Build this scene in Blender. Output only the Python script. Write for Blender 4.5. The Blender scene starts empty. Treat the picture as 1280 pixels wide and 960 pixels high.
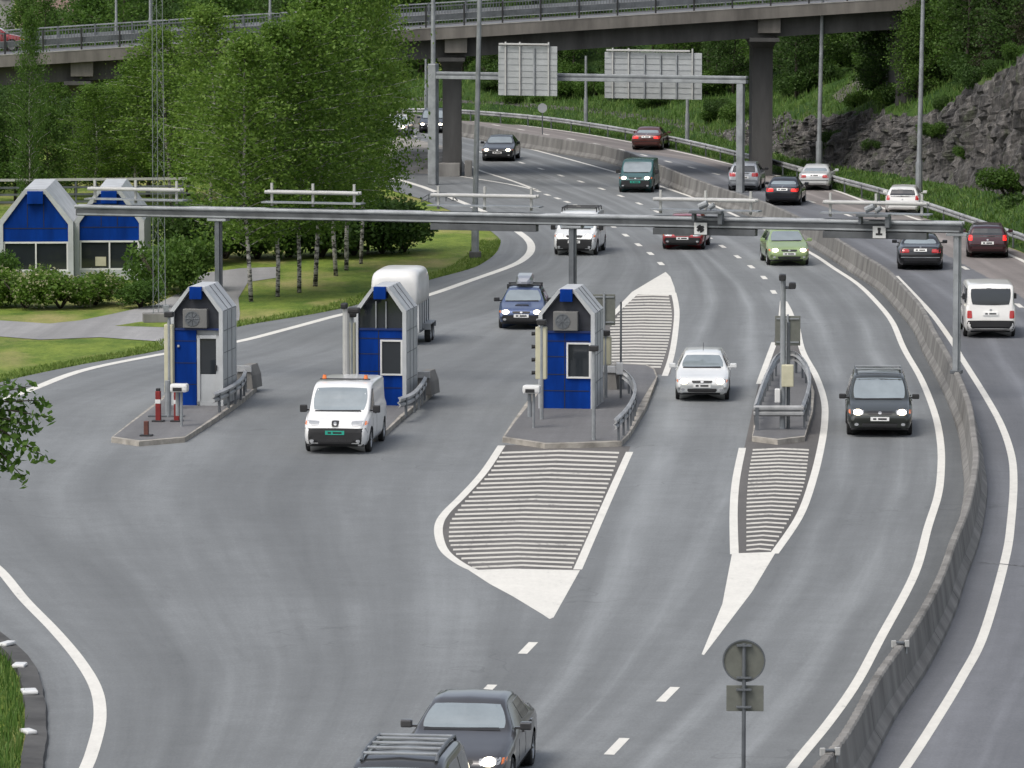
import bpy, bmesh, math, random
from mathutils import Vector, Matrix, noise
from mathutils.bvhtree import BVHTree
from mathutils.geometry import tessellate_polygon
R = math.radians
scn = bpy.context.scene
COL = scn.collection
rng = random.Random(7)

# ------------------------------------------------------------------ camera model (surveyed from the photograph)
F, CAMH, TANP = 6200.0, 15.08, 610.0 / 6200.0
PITCH = math.atan(TANP)
CP, SP = math.cos(PITCH), math.sin(PITCH)

def ray(px, py):
    a, b = (px - 640) / F, (py - 480) / F
    return Vector((a, CP - b * SP, -SP - b * CP))
def at(px, py, z=0.0):
    d = ray(px, py); t = (z - CAMH) / d.z
    return Vector((d.x * t, d.y * t, z))
def atY(px, py, Y):
    d = ray(px, py); t = Y / d.y
    return Vector((d.x * t, Y, CAMH + d.z * t))
def proj(p):
    v = Vector(p) - Vector((0, 0, CAMH))
    dep = v.y * CP - v.z * SP
    up = v.y * SP + v.z * CP
    return 640 + F * v.x / dep, 480 - F * up / dep
def height_for_row(X, Y, row):
    return atY(640, row, Y).z

def pchip(pts):
    pts = sorted(pts); xs = [p[0] for p in pts]; ys = [p[1] for p in pts]; n = len(xs)
    h = [xs[i + 1] - xs[i] for i in range(n - 1)]
    d = [(ys[i + 1] - ys[i]) / h[i] for i in range(n - 1)]
    m = [0.0] * n
    m[0], m[-1] = d[0], d[-1]
    for i in range(1, n - 1):
        if d[i - 1] * d[i] > 0:
            w1, w2 = 2 * h[i] + h[i - 1], h[i] + 2 * h[i - 1]
            m[i] = (w1 + w2) / (w1 / d[i - 1] + w2 / d[i])
    def f(x):
        if x <= xs[0]: return ys[0] + (x - xs[0]) * m[0] if n > 2 else ys[0]
        if x >= xs[-1]: return ys[-1] + (x - xs[-1]) * m[-1]
        lo, hi = 0, n - 1
        while hi - lo > 1:
            k = (lo + hi) // 2
            if xs[k] <= x: lo = k
            else: hi = k
        t = (x - xs[lo]) / h[lo]
        a = (1 + 2 * t) * (1 - t) ** 2; b = t * (1 - t) ** 2; c = t * t * (3 - 2 * t); e = t * t * (t - 1)
        return a * ys[lo] + b * h[lo] * m[lo] + c * ys[lo + 1] + e * h[lo] * m[lo + 1]
    return f
def clampf(pts):
    f = pchip(pts); lo, hi = min(p[0] for p in pts), max(p[0] for p in pts)
    return lambda x: f(min(max(x, lo), hi))
def catmull(P, n=8):
    out = []
    for i in range(len(P) - 1):
        p0, p1, p2, p3 = P[max(i - 1, 0)], P[i], P[i + 1], P[min(i + 2, len(P) - 1)]
        for k in range(n):
            t = k / n
            out.append(0.5 * ((2 * p1) + (p2 - p0) * t + (2 * p0 - 5 * p1 + 4 * p2 - p3) * t * t + (3 * p1 - p0 - 3 * p2 + p3) * t ** 3))
    out.append(P[-1].copy())
    return out

# ------------------------------------------------------------------ materials
def newmat(name):
    m = bpy.data.materials.new(name); m.use_nodes = True
    nt = m.node_tree; b = nt.nodes['Principled BSDF']
    return m, nt, b
def nd(nt, t, **kw):
    n = nt.nodes.new(t)
    for k, v in kw.items(): setattr(n, k, v)
    return n
def link(nt, a, b): nt.links.new(a, b)
def mixcol(nt, fac, a, b, blend='MIX'):
    n = nd(nt, 'ShaderNodeMix', data_type='RGBA', blend_type=blend)
    for s, v in ((0, fac), (6, a), (7, b)):
        if hasattr(v, 'links'): link(nt, v, n.inputs[s])
        elif s == 0: n.inputs[0].default_value = v
        else: n.inputs[s].default_value = (*v, 1) if len(v) == 3 else v
    return n.outputs[2]
def mth(nt, op, a, b=0.0, clamp=False):
    n = nd(nt, 'ShaderNodeMath', operation=op, use_clamp=clamp)
    for i, v in enumerate((a, b)):
        if hasattr(v, 'links'): link(nt, v, n.inputs[i])
        else: n.inputs[i].default_value = v
    return n.outputs[0]
def nz(nt, vec, scale, detail=4, rough=.55, scl=None):
    if scl:
        mp = nd(nt, 'ShaderNodeMapping'); mp.inputs['Scale'].default_value = scl
        link(nt, vec, mp.inputs['Vector']); vec = mp.outputs[0]
    n = nd(nt, 'ShaderNodeTexNoise'); n.inputs['Scale'].default_value = scale
    n.inputs['Detail'].default_value = detail; n.inputs['Roughness'].default_value = rough
    link(nt, vec, n.inputs['Vector'])
    return n.outputs[0]
def ramp(nt, fac, stops):
    n = nd(nt, 'ShaderNodeValToRGB'); e = n.color_ramp.elements
    while len(e) < len(stops): e.new(.5)
    for el, (p, c) in zip(e, stops):
        el.position = p; el.color = (*c, 1) if len(c) == 3 else c
    link(nt, fac, n.inputs[0])
    return n.outputs[0]
def bump(nt, b, h, strength=.3, dist=.02):
    n = nd(nt, 'ShaderNodeBump'); n.inputs['Strength'].default_value = strength; n.inputs['Distance'].default_value = dist
    link(nt, h, n.inputs['Height']); link(nt, n.outputs[0], b.inputs['Normal'])
def gry(v): return (v, v, v)

def mat(name, col, rough=.6, metal=0.0, var=.12, scale=4.0, bmp=0.0, coat=0.0, ior=1.45, streak=False):
    m, nt, b = newmat(name)
    tc = nd(nt, 'ShaderNodeTexCoord').outputs['Object']
    n = nz(nt, tc, scale, 5, .6, (1, 1, .22) if streak else None)
    lo = tuple(c * (1 - var * 1.6) for c in col); hi = tuple(min(1, c * (1 + var * 1.3)) for c in col)
    link(nt, ramp(nt, n, [(.3, lo), (.7, hi)]), b.inputs['Base Color'])
    b.inputs['Roughness'].default_value = rough; b.inputs['Metallic'].default_value = metal
    b.inputs['Coat Weight'].default_value = coat; b.inputs['Coat Roughness'].default_value = .06
    b.inputs['IOR'].default_value = ior
    if bmp: bump(nt, b, nz(nt, tc, scale * 6, 4), bmp, .01)
    return m
def emit(name, col, s):
    m, nt, b = newmat(name)
    b.inputs['Base Color'].default_value = (*col, 1)
    b.inputs['Emission Color'].default_value = (*col, 1); b.inputs['Emission Strength'].default_value = s
    return m
PAINT = {}
def paint(col, metal=0.0, rough=.32):
    k = (col, metal)
    if k not in PAINT:
        PAINT[k] = mat('car_paint', col, rough, metal, .05, 1.5, coat=.8)
    return PAINT[k]

M = {}
def asphalt(name, base, warm, tracks):
    m, nt, b = newmat(name)
    uv = nd(nt, 'ShaderNodeUVMap', uv_map='road').outputs[0]
    ob = nd(nt, 'ShaderNodeTexCoord').outputs['Object']
    sx = nd(nt, 'ShaderNodeSeparateXYZ'); link(nt, uv, sx.inputs[0]); u = sx.outputs[0]
    st = nz(nt, uv, 1.0, 4, .6, (1.1, .035, 1))            # wear drawn out along the traffic
    st2 = nz(nt, uv, 1.0, 3, .5, (.33, .012, 1))
    big = nz(nt, ob, .09, 5, .6); fine = nz(nt, ob, 11, 5, .85, (1.6, .55, 1)); mid = nz(nt, ob, 1.3, 5, .65)
    v = mth(nt, 'ADD', mth(nt, 'MULTIPLY', st, .42), mth(nt, 'MULTIPLY', st2, .42))
    v = mth(nt, 'ADD', v, mth(nt, 'MULTIPLY', big, .26))
    v = mth(nt, 'ADD', v, mth(nt, 'MULTIPLY', fine, .34))
    v = mth(nt, 'ADD', v, mth(nt, 'MULTIPLY', mid, .16))
    v = mth(nt, 'SUBTRACT', v, .80)                          # mean about 0
    for t in tracks:                                         # polished wheel tracks
        d = mth(nt, 'ABSOLUTE', mth(nt, 'SUBTRACT', u, t))
        w = mth(nt, 'SUBTRACT', 1.0, mth(nt, 'DIVIDE', d, .36), True)
        v = mth(nt, 'ADD', v, mth(nt, 'MULTIPLY', mth(nt, 'MULTIPLY', w, st), .26))
    f = mth(nt, 'ADD', mth(nt, 'MULTIPLY', v, 1.7), .5, True)
    dk = tuple(c * .50 for c in base); lt = tuple(c * 1.75 for c in base)
    col = ramp(nt, f, [(0, dk), (.5, base), (1, lt)])
    vo = nd(nt, 'ShaderNodeTexVoronoi', feature='DISTANCE_TO_EDGE'); vo.inputs['Scale'].default_value = .11
    wob = nd(nt, 'ShaderNodeVectorMath', operation='ADD')
    wn = nd(nt, 'ShaderNodeTexNoise'); wn.inputs['Scale'].default_value = .5; link(nt, ob, wn.inputs['Vector'])
    sc = nd(nt, 'ShaderNodeVectorMath', operation='SCALE'); sc.inputs['Scale'].default_value = 5.0; link(nt, wn.outputs[1], sc.inputs[0])
    link(nt, ob, wob.inputs[0]); link(nt, sc.outputs[0], wob.inputs[1]); link(nt, wob.outputs[0], vo.inputs['Vector'])
    oil = mth(nt, 'MULTIPLY', mth(nt, 'SUBTRACT', nz(nt, uv, 1.0, 5, .7, (1.5, .22, 1)), .58, True), 2.0, True)   # oil and rubber smears
    col = mixcol(nt, oil, col, mixcol(nt, 1.0, col, gry(.55), 'MULTIPLY'))
    crack = mth(nt, 'LESS_THAN', vo.outputs[0], .0045)
    crack = mth(nt, 'MULTIPLY', crack, mth(nt, 'GREATER_THAN', nz(nt, ob, .16, 2), .56))
    col = mixcol(nt, mth(nt, 'MULTIPLY', crack, .25), col, tuple(c * .4 for c in base))
    if not warm and tracks:                                  # untrafficked shoulder beside the barrier
        col = mixcol(nt, mth(nt, 'MULTIPLY', mth(nt, 'GREATER_THAN', mth(nt, 'ADD', u, mth(nt, 'MULTIPLY', mid, .12)), .12), .9), col, mixcol(nt, 1.0, col, gry(.60), 'MULTIPLY'))
    if warm:
        w = mth(nt, 'GREATER_THAN', mth(nt, 'ADD', u, mth(nt, 'MULTIPLY', mid, .3)), warm[0])
        col = mixcol(nt, mth(nt, 'MULTIPLY', w, .9), col, mixcol(nt, 1.0, col, warm[1], 'MULTIPLY'))
    link(nt, col, b.inputs['Base Color'])
    b.inputs['Roughness'].default_value = .78
    b.inputs['Specular IOR Level'].default_value = .35
    bump(nt, b, fine, .25, .01)
    return m

def foliage(name, stops, trans=.5):
    m, nt, b = newmat(name)
    g = nd(nt, 'ShaderNodeNewGeometry').outputs['Random Per Island']
    ob = nd(nt, 'ShaderNodeTexCoord').outputs['Object']
    oi = nd(nt, 'ShaderNodeObjectInfo').outputs['Random']
    f = mth(nt, 'ADD', mth(nt, 'MULTIPLY', g, .6), mth(nt, 'MULTIPLY', nz(nt, ob, .9, 2), .4))
    f = mth(nt, 'ADD', f, mth(nt, 'MULTIPLY', mth(nt, 'SUBTRACT', oi, .5), .25), True)
    c = ramp(nt, f, stops)
    link(nt, c, b.inputs['Base Color']); b.inputs['Roughness'].default_value = .6
    b.inputs['Specular IOR Level'].default_value = .3
    tr = nd(nt, 'ShaderNodeBsdfTranslucent'); link(nt, c, tr.inputs[0])
    mx = nd(nt, 'ShaderNodeMixShader'); mx.inputs[0].default_value = trans
    link(nt, b.outputs[0], mx.inputs[1]); link(nt, tr.outputs[0], mx.inputs[2])
    link(nt, mx.outputs[0], nt.nodes['Material Output'].inputs[0])
    return m
def grass_mat(name, a, bcol, dry, drylo=.55, far=None):
    m, nt, b = newmat(name)
    ob = nd(nt, 'ShaderNodeTexCoord').outputs['Object']
    c = ramp(nt, nz(nt, ob, .55, 7, .75, (1, .5, 1)), [(.36, a), (.64, bcol)])
    d = ramp(nt, nz(nt, ob, .22, 5, .65, (1, .5, 1)), [(drylo, gry(0)), (drylo + .16, gry(.85))])
    c = mixcol(nt, d, c, dry)
    c = mixcol(nt, .6, c, ramp(nt, nz(nt, ob, 9, 4, .7), [(.25, gry(.45)), (.75, gry(1.35))]), 'MULTIPLY')
    link(nt, c, b.inputs['Base Color']); b.inputs['Roughness'].default_value = .85
    b.inputs['Specular IOR Level'].default_value = .2
    bump(nt, b, nz(nt, ob, 7, 6, .75), .8, .12)
    return m
def rock_mat(name):
    m, nt, b = newmat(name)
    ob = nd(nt, 'ShaderNodeTexCoord').outputs['Object']
    c = ramp(nt, nz(nt, ob, 1.5, 9, .8, (1.4, 1.4, .28)), [(.32, (.014, .014, .016)), (.45, (.055, .053, .052)), (.56, (.13, .122, .115)), (.70, (.33, .31, .285))])
    mo = ramp(nt, nz(nt, ob, .5, 5, .7), [(.55, gry(0)), (.68, gry(.75))])
    c = mixcol(nt, mo, c, (.05, .065, .025))
    link(nt, c, b.inputs['Base Color']); b.inputs['Roughness'].default_value = .85
    bump(nt, b, nz(nt, ob, 3, 8, .8, (1.8, 1.8, .35)), 1.0, .2)
    return m
def worn_paint(name, col, wear, lvl):
    m, nt, b = newmat(name)
    ob = nd(nt, 'ShaderNodeTexCoord').outputs['Object']
    n = mth(nt, 'ADD', mth(nt, 'MULTIPLY', nz(nt, ob, 7, 5, .75, (1, .35, 1)), .6), mth(nt, 'MULTIPLY', nz(nt, ob, .7, 3, .6), .4))
    link(nt, ramp(nt, n, [(lvl, wear), (lvl + .10, tuple(c * .88 for c in col)), (lvl + .3, col)]), b.inputs['Base Color'])
    b.inputs['Roughness'].default_value = .65
    return m
def birch_bark(name):
    m, nt, b = newmat(name)
    ob = nd(nt, 'ShaderNodeTexCoord').outputs['Object']
    n1 = nz(nt, ob, 1.0, 4, .7, (2.2, 2.2, 5.5))
    c = ramp(nt, n1, [(.44, (.025, .022, .02)), (.52, (.34, .32, .295)), (.70, (.52, .50, .47))])
    link(nt, c, b.inputs['Base Color']); b.inputs['Roughness'].default_value = .8
    return m

def build_materials():
    M['asphalt'] = asphalt('plaza_asphalt', (.142, .150, .153), None, (-1.05, -2.6, -4.9, -6.3))
    M['asphalt_away'] = asphalt('away_asphalt', (.116, .121, .131), (5.0, (1.55, 1.33, 1.15)), (2.2, 3.7, 6.0, 7.4))
    M['path'] = asphalt('path_asphalt', (.22, .218, .215), None, ())
    M['island_top'] = asphalt('island_asphalt', (.12, .12, .122), None, ())
    M['white'] = worn_paint('road_paint', (.62, .605, .555), (.26, .26, .25), .30)
    M['white_worn'] = worn_paint('worn_road_paint', (.54, .52, .465), (.20, .19, .175), .35)
    M['hatch_base'] = asphalt('untrafficked_asphalt', (.098, .093, .088), None, ())
    M['kerb'] = mat('kerb_stone', (.30, .28, .245), .85, 0, .25, 2.5, .4)
    M['concrete'] = mat('weathered_concrete', (.165, .16, .15), .85, 0, .28, 1.1, .4, streak=True)
    M['concrete_dark'] = mat('dark_concrete', (.065, .064, .062), .85, 0, .3, .9, .4, streak=True)  # darker grey concrete for girders, pillars, lamp bases and the corner kerb
    M['concrete_pale'] = mat('pale_concrete', (.26, .255, .24), .85, 0, .2, 1.0, .4, streak=True)
    M['deck'] = mat('deck_concrete', (.125, .116, .104), .85, 0, .3, .8, .3, streak=True)  # bridge edge concrete, its colour darkened to carry the shade on it
    M['steel'] = mat('galvanised_steel', (.26, .275, .285), .5, .3, .18, 1.8)
    M['steel_dark'] = mat('dark_steel', (.13, .14, .15), .5, .5, .2, 1.8)
    M['joint'] = mat('barrier_joint', (.05, .049, .046), .9, 0, .2, 3)
    M['ac'] = mat('unit_casing', (.14, .14, .135), .6, 0, .1, 2)
    M['mast'] = mat('mast_steel', (.17, .19, .19), .6, .2, .1, 2)
    M['path_earth'] = mat('earth_path', (.085, .078, .068), .9, 0, .3, .8, .5)
    M['tar'] = worn_paint('tar', (.06, .06, .06), (.15, .155, .16), .42)
    M['tar_faint'] = worn_paint('faint_rubber', (.115, .118, .12), (.16, .165, .17), .40)
    M['scuff'] = worn_paint('pale_scrape', (.27, .275, .28), (.17, .175, .18), .38)
    M['rail'] = mat('guardrail_zinc', (.34, .345, .345), .5, .3, .22, 1.2)
    M['rail_old'] = mat('weathered_wood_rail', (.16, .145, .13), .8, 0, .3, 2)
    M['alu'] = mat('sign_back_aluminium', (.34, .355, .36), .55, .3, .1, 1.5)
    M['sign_grey'] = mat('dull_sign_back', (.125, .13, .112), .6, .1, .12, 4)
    M['lightgrey'] = mat('grey_cladding', (.42, .435, .44), .5, .1, .1, 1.2)
    M['roofgrey'] = mat('grey_roof_sheet', (.44, .455, .465), .5, .15, .12, 1.6)
    M['blue'] = mat('blue_panel', (.0012, .030, .20), .6, 0, .2, 2.2, ior=1.18, streak=True)
    M['blue_dark'] = mat('dark_blue_panel', (.008, .022, .10), .4, 0, .1, 1.5)
    M['recess'] = mat('dark_recess', (.03, .033, .042), .7, 0, .2, 3)
    M['black'] = mat('black_plastic', (.018, .018, .019), .5, 0, .1, 3)
    M['seam'] = mat('panel_joint', (.012, .014, .02), .7, 0, .1, 3)
    M['under'] = mat('car_underside', (.012, .012, .012), .9, 0, .1, 3)
    M['tyre'] = mat('tyre_rubber', (.02, .02, .02), .85, 0, .1, 5)
    M['rim'] = mat('wheel_alloy', (.36, .37, .38), .35, .7, .08, 4)
    M['glass'] = mat('car_glass', (.20, .235, .25), .06, 0, .12, .8, coat=1.0, ior=1.8)  # pale base colour stands in for sky reflected in the panes
    M['glass_dark'] = mat('dark_glass', (.02, .024, .028), .05, 0, .1, 1.0, coat=.5, ior=1.5)
    M['lens'] = mat('lamp_lens', (.36, .37, .38), .12, .2, .1, 8, coat=1)
    M['red_lens'] = mat('tail_lens', (.38, .012, .012), .2, 0, .1, 6, coat=1)
    M['brake'] = emit('lit_tail_lamp', (.75, .02, .015), .55)
    M['orange'] = mat('orange_lens', (.75, .17, .02), .25, 0, .1, 6, coat=1)
    M['lit'] = emit('lit_headlamp', (1.0, .86, .62), 6.0)
    M['tube'] = mat('lamp_tube', (.38, .38, .365), .35, 0, .08, 3)
    M['plate'] = mat('plate_white', (.72, .72, .70), .5, 0, .05, 8)
    M['plate_green'] = mat('plate_green', (.02, .30, .22), .5, 0, .08, 8)
    M['ink'] = mat('black_ink', (.02, .02, .022), .6, 0, .05, 8)
    M['white_plastic'] = mat('white_shell', (.60, .60, .585), .35, 0, .06, 1.5, coat=.3)
    M['trailer_side'] = mat('trailer_panel', (.52, .53, .53), .5, 0, .1, 1.5)
    M['beige'] = mat('beige_cabinet', (.44, .42, .30), .55, 0, .1, 2)
    M['redpost'] = mat('red_post', (.17, .013, .012), .5, 0, .15, 4)
    M['brownpost'] = mat('brown_post', (.10, .035, .025), .6, 0, .15, 4)
    M['brick'] = mat('pink_render', (.36, .25, .22), .85, 0, .12, .6)
    M['bark'] = mat('dark_bark', (.06, .05, .04), .9, 0, .3, 3, .5)
    M['birch'] = birch_bark('birch_bark')
    M['leaf_birch'] = foliage('birch_leaf', [(.1, (.060, .125, .014)), (.5, (.105, .190, .025)), (.9, (.19, .285, .055))])
    M['leaf_mid'] = foliage('mid_leaf', [(.1, (.040, .088, .014)), (.5, (.070, .142, .022)), (.9, (.125, .21, .042))])
    M['leaf_dark'] = foliage('dark_leaf', [(.1, (.030, .065, .014)), (.5, (.052, .105, .021)), (.9, (.09, .155, .037))])
    M['leaf_brown'] = foliage('brown_needle', [(.1, (.018, .018, .010)), (.5, (.035, .038, .018)), (.9, (.06, .06, .03))])
    M['blossom'] = foliage('cream_blossom', [(.1, (.26, .27, .12)), (.9, (.52, .50, .32))])
    M['lawn'] = grass_mat('lawn', (.075, .135, .018), (.21, .27, .045), (.33, .29, .12), .49)
    M['verge'] = grass_mat('verge_grass', (.016, .046, .008), (.055, .10, .018), (.12, .12, .05), .62)
    M['blade'] = foliage('grass_blade', [(.1, (.04, .095, .014)), (.5, (.082, .165, .028)), (.9, (.16, .22, .06))], .3)
    M['blade_lawn'] = foliage('lawn_blade', [(.1, (.08, .14, .02)), (.5, (.13, .20, .035)), (.9, (.20, .25, .07))], .3)
    M['beam_dark'] = mat('beam_side_steel', (.085, .09, .095), .55, .3, .2, 1.8)
    M['rock'] = rock_mat('rock')
    M['slab'] = mat('rock_slab', (.25, .238, .215), .85, 0, .3, 1.2, .6)

# ------------------------------------------------------------------ mesh builder
class MB:
    def __init__(s): s.v = []; s.f = []
    def add(s, vs, fs, mtx=None):
        o = len(s.v)
        s.v += [tuple(mtx @ Vector(v)) if mtx else tuple(v) for v in vs]
        s.f += [tuple(i + o for i in f) for f in fs]
        return s
    def box(s, c, d, rz=0.0, ch=0.0, mtx=None):
        x, y, z = d[0] / 2, d[1] / 2, d[2] / 2
        m = Matrix.Translation(c) @ Matrix.Rotation(rz, 4, 'Z')
        if mtx: m = mtx @ m
        if ch <= 0:
            vs = [(-x, -y, -z), (x, -y, -z), (x, y, -z), (-x, y, -z), (-x, -y, z), (x, -y, z), (x, y, z), (-x, y, z)]
            fs = [(3, 2, 1, 0), (4, 5, 6, 7), (0, 1, 5, 4), (1, 2, 6, 5), (2, 3, 7, 6), (3, 0, 4, 7)]
            return s.add(vs, fs, m)
        bm = bmesh.new(); bmesh.ops.create_cube(bm, size=1)
        bmesh.ops.scale(bm, vec=d, verts=bm.verts)
        bmesh.ops.bevel(bm, geom=bm.edges[:], offset=ch, segments=2, affect='EDGES', profile=.6)
        bm.verts.index_update()
        s.add([v.co.copy() for v in bm.verts], [[v.index for v in f.verts] for f in bm.faces], m); bm.free()
        return s
    def tube(s, p0, p1, r0, r1=None, n=8, caps=True):
        r1 = r0 if r1 is None else r1
        p0, p1 = Vector(p0), Vector(p1); d = (p1 - p0).normalized()
        a = d.orthogonal().normalized(); b = d.cross(a)
        vs = []
        for p, r in ((p0, r0), (p1, r1)):
            for k in range(n):
                t = 2 * math.pi * k / n
                vs.append(p + a * (r * math.cos(t)) + b * (r * math.sin(t)))
        fs = [(k, (k + 1) % n, n + (k + 1) % n, n + k) for k in range(n)]
        if caps: fs += [tuple(range(n - 1, -1, -1)), tuple(range(n, 2 * n))]
        return s.add(vs, fs)
    def chain(s, pts, rads, n=7):
        pts = [Vector(p) for p in pts]; vs = []; fs = []
        ref = Vector((.31, .95, .1))
        for i, p in enumerate(pts):
            d = (pts[min(i + 1, len(pts) - 1)] - pts[max(i - 1, 0)]).normalized()
            a = (ref - d * ref.dot(d)).normalized(); b = d.cross(a)
            for k in range(n):
                t = 2 * math.pi * k / n
                vs.append(p + a * (rads[i] * math.cos(t)) + b * (rads[i] * math.sin(t)))
        for i in range(len(pts) - 1):
            for k in range(n):
                fs.append((i * n + k, i * n + (k + 1) % n, (i + 1) * n + (k + 1) % n, (i + 1) * n + k))
        fs += [tuple(range(n - 1, -1, -1)), tuple(range((len(pts) - 1) * n, len(pts) * n))]
        return s.add(vs, fs)
    def sweep(s, path, prof, closed=True, zfun=None):
        """profile (side, up) carried along a path on the ground plane"""
        n = len(prof); vs = []; fs = []
        for i, p in enumerate(path):
            d = (path[min(i + 1, len(path) - 1)] - path[max(i - 1, 0)]); d.z = 0; d.normalize()
            nr = Vector((d.y, -d.x, 0))
            for (a, b) in prof: vs.append(p + nr * a + Vector((0, 0, b)))
        for i in range(len(path) - 1):
            for k in range(n if closed else n - 1):
                fs.append((i * n + k, (i + 1) * n + k, (i + 1) * n + (k + 1) % n, i * n + (k + 1) % n))
        if closed: fs += [tuple(range(n)), tuple(range(len(path) * n - 1, (len(path) - 1) * n - 1, -1))]
        return s.add(vs, fs)
    def poly(s, pts, h=0.0):
        """flat polygon, or a prism of height h going up"""
        pts = [Vector(p) for p in pts]
        if sum(a.x * b.y - b.x * a.y for a, b in zip(pts, pts[1:] + pts[:1])) < 0: pts = pts[::-1]
        tris = tessellate_polygon([pts]); n = len(pts)
        up = Vector((0, 0, h)); tr = []
        for t in tris:
            a, b, c = (pts[i] for i in t)
            tr.append(tuple(t) if (b - a).cross(c - a).z > 0 else tuple(reversed(t)))
        if h == 0: return s.add(pts, tr)
        fs = [tuple(i + n for i in t) for t in tr] + [(i, (i + 1) % n, n + (i + 1) % n, n + i) for i in range(n)]
        return s.add(pts + [p + up for p in pts], fs)
    def extrude(s, poly, y0, y1):
        """polygon in x,z extruded along y"""
        n = len(poly)
        vs = [(x, y0, z) for x, z in poly] + [(x, y1, z) for x, z in poly]
        fs = [tuple(range(n)), tuple(range(2 * n - 1, n - 1, -1))] + [(i, i + n, (i + 1) % n + n, (i + 1) % n) for i in range(n)]
        return s.add(vs, fs)
    def mesh(s, name, m, smooth=False, fixn=False):
        me = bpy.data.meshes.new(name); me.from_pydata(s.v, [], s.f)
        if fixn:
            bm = bmesh.new(); bm.from_mesh(me); bmesh.ops.recalc_face_normals(bm, faces=bm.faces); bm.to_mesh(me); bm.free()
        me.materials.append(m)
        if smooth: me.polygons.foreach_set('use_smooth', [True] * len(me.polygons))
        me.update(); return me
    def build(s, name, m, parent=None, smooth=False, fixn=False):
        return ob(name, s.mesh(name, m, smooth, fixn), parent)
def ob(name, me, parent=None):
    o = bpy.data.objects.new(name, me); COL.objects.link(o)
    if parent: o.parent = parent
    return o
def thing(name, label, cat, loc=(0, 0, 0), rz=0.0, group=None):
    o = bpy.data.objects.new(name, None); COL.objects.link(o)
    o.location = loc; o.rotation_euler = (0, 0, rz); o.empty_display_size = .3
    return tag(o, label, cat, group)
def tag(o, label, cat, group=None, kind=None):
    o['label'] = label; o['category'] = cat
    if group: o['group'] = group
    if kind: o['kind'] = kind
    return o
def struct(o, label, cat='ground'):
    o['kind'] = 'structure'; o['label'] = label; o['category'] = cat
    return o
def copy_tree(o, parent=None):
    c = o.copy(); COL.objects.link(c); c.parent = parent
    for ch in list(o.children): copy_tree(ch, c)
    return c
def road_uv(me, fx):
    uvl = me.uv_layers.new(name='road')
    for lp in me.loops:
        p = me.vertices[lp.vertex_index].co
        uvl.data[lp.index].uv = (p.x - fx(p.y), p.y)
# ------------------------------------------------------------------ lines of the place, read from the photograph
PB = [(430,140),(507,152),(577,167),(645,182),(700,196),(772,216),(820,231),(885,254),(950,284),(1011,315),(1042,335),(1072,355),(1095,377),(1115,402),(1130,436),(1152,475),(1169,519),(1176,557),(1176,592),(1172,621),(1160,659),(1143,718),(1100,799),(1071,853),(1036,903),(992,957),(930,1040),(820,1180)]
XB = pchip([(at(*p).y, at(*p).x) for p in PB])
PRIDGE = [(560,150),(640,164),(690,172),(760,183),(815,202),(852,217),(890,231),(960,254),(1010,277),(1077,317),(1115,342),(1145,374),(1167,413),(1187,448),(1210,501),(1217,542),(1220,568),(1217,597),(1207,638),(1192,675),(1176,719),(1140,785),(1100,840),(1053,921),(1021,960),(960,1040)]
BARH = .85
XR = pchip([(at(x, y, BARH).y, at(x, y, BARH).x) for x, y in PRIDGE])
PD = [(1120,345),(1145,371),(1167,395),(1192,430),(1201,446),(1230,492),(1251,530),(1264,568),(1267,603),(1264,650),(1257,697),(1230,792),(1201,849),(1167,905),(1133,957),(1075,1040)]
PF = [(480,142),(560,146),(640,155),(740,169),(835,187),(892,200),(960,217),(1040,237),(1095,257),(1205,294),(1265,320),(1280,327),(1330,355),(1400,420)]
PG = [(400,131),(495,135),(570,137),(640,142),(690,147),(740,154),(790,162),(840,171),(890,182),(927,191),(960,198),(997,208),(1042,220),(1110,238),(1155,252),(1200,267),(1260,287),(1280,294),(1340,322),(1420,372)]
GP = catmull([at(x, y, .72) for x, y in PG], 6)
for p in GP: p.z = 0
XG = pchip([(at(x, y, .72).y, at(x, y, .72).x) for x, y in PG])
PL = [(48,1100),(50,960),(54,910),(50,870),(38,835),(0,798),(-60,750),(-150,680),(-200,600),(-120,520),(0,478),(100,456),(200,438),(295,409),(400,391),(450,380),(530,352),(600,331),(622,313),(626,302),(615,290),(600,281),(560,262),(530,250),(500,240),(480,230),(470,226)]
XL1 = pchip([(at(*p).y, at(*p).x) for p in PL])
PL2 = [(592,213),(560,199),(480,177),(380,158),(300,145)]
XL2 = pchip([(at(*p).y, at(*p).x) for p in PL2])
YJ = at(470, 225).y
def XL(Y): return XL1(Y) if Y < YJ else XL2(Y)

def grid_road(name, fl, fr, Ys, nx, m, fx, z=0.0):
    mb = MB(); nY = len(Ys)
    for Y in Ys:
        a, b = fl(Y), fr(Y)
        for k in range(nx + 1): mb.v.append((a + (b - a) * k / nx, Y, z))
    for i in range(nY - 1):
        for k in range(nx):
            q = i * (nx + 1) + k
            mb.f.append((q, q + 1, q + nx + 2, q + nx + 1))
    me = mb.mesh(name, m); road_uv(me, fx)
    if fx is XB:                                             # traffic fans out to the booths and closes up again: wear follows it
        uvl = me.uv_layers['road'].data
        for q in uvl:
            u, Y = q.uv
            w = XB(Y) - fl(Y)
            if u < -4 and w > 5: q.uv = (-4 - (-u - 4) * 16 / (w - 4), Y)
    return ob(name, me)

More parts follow.
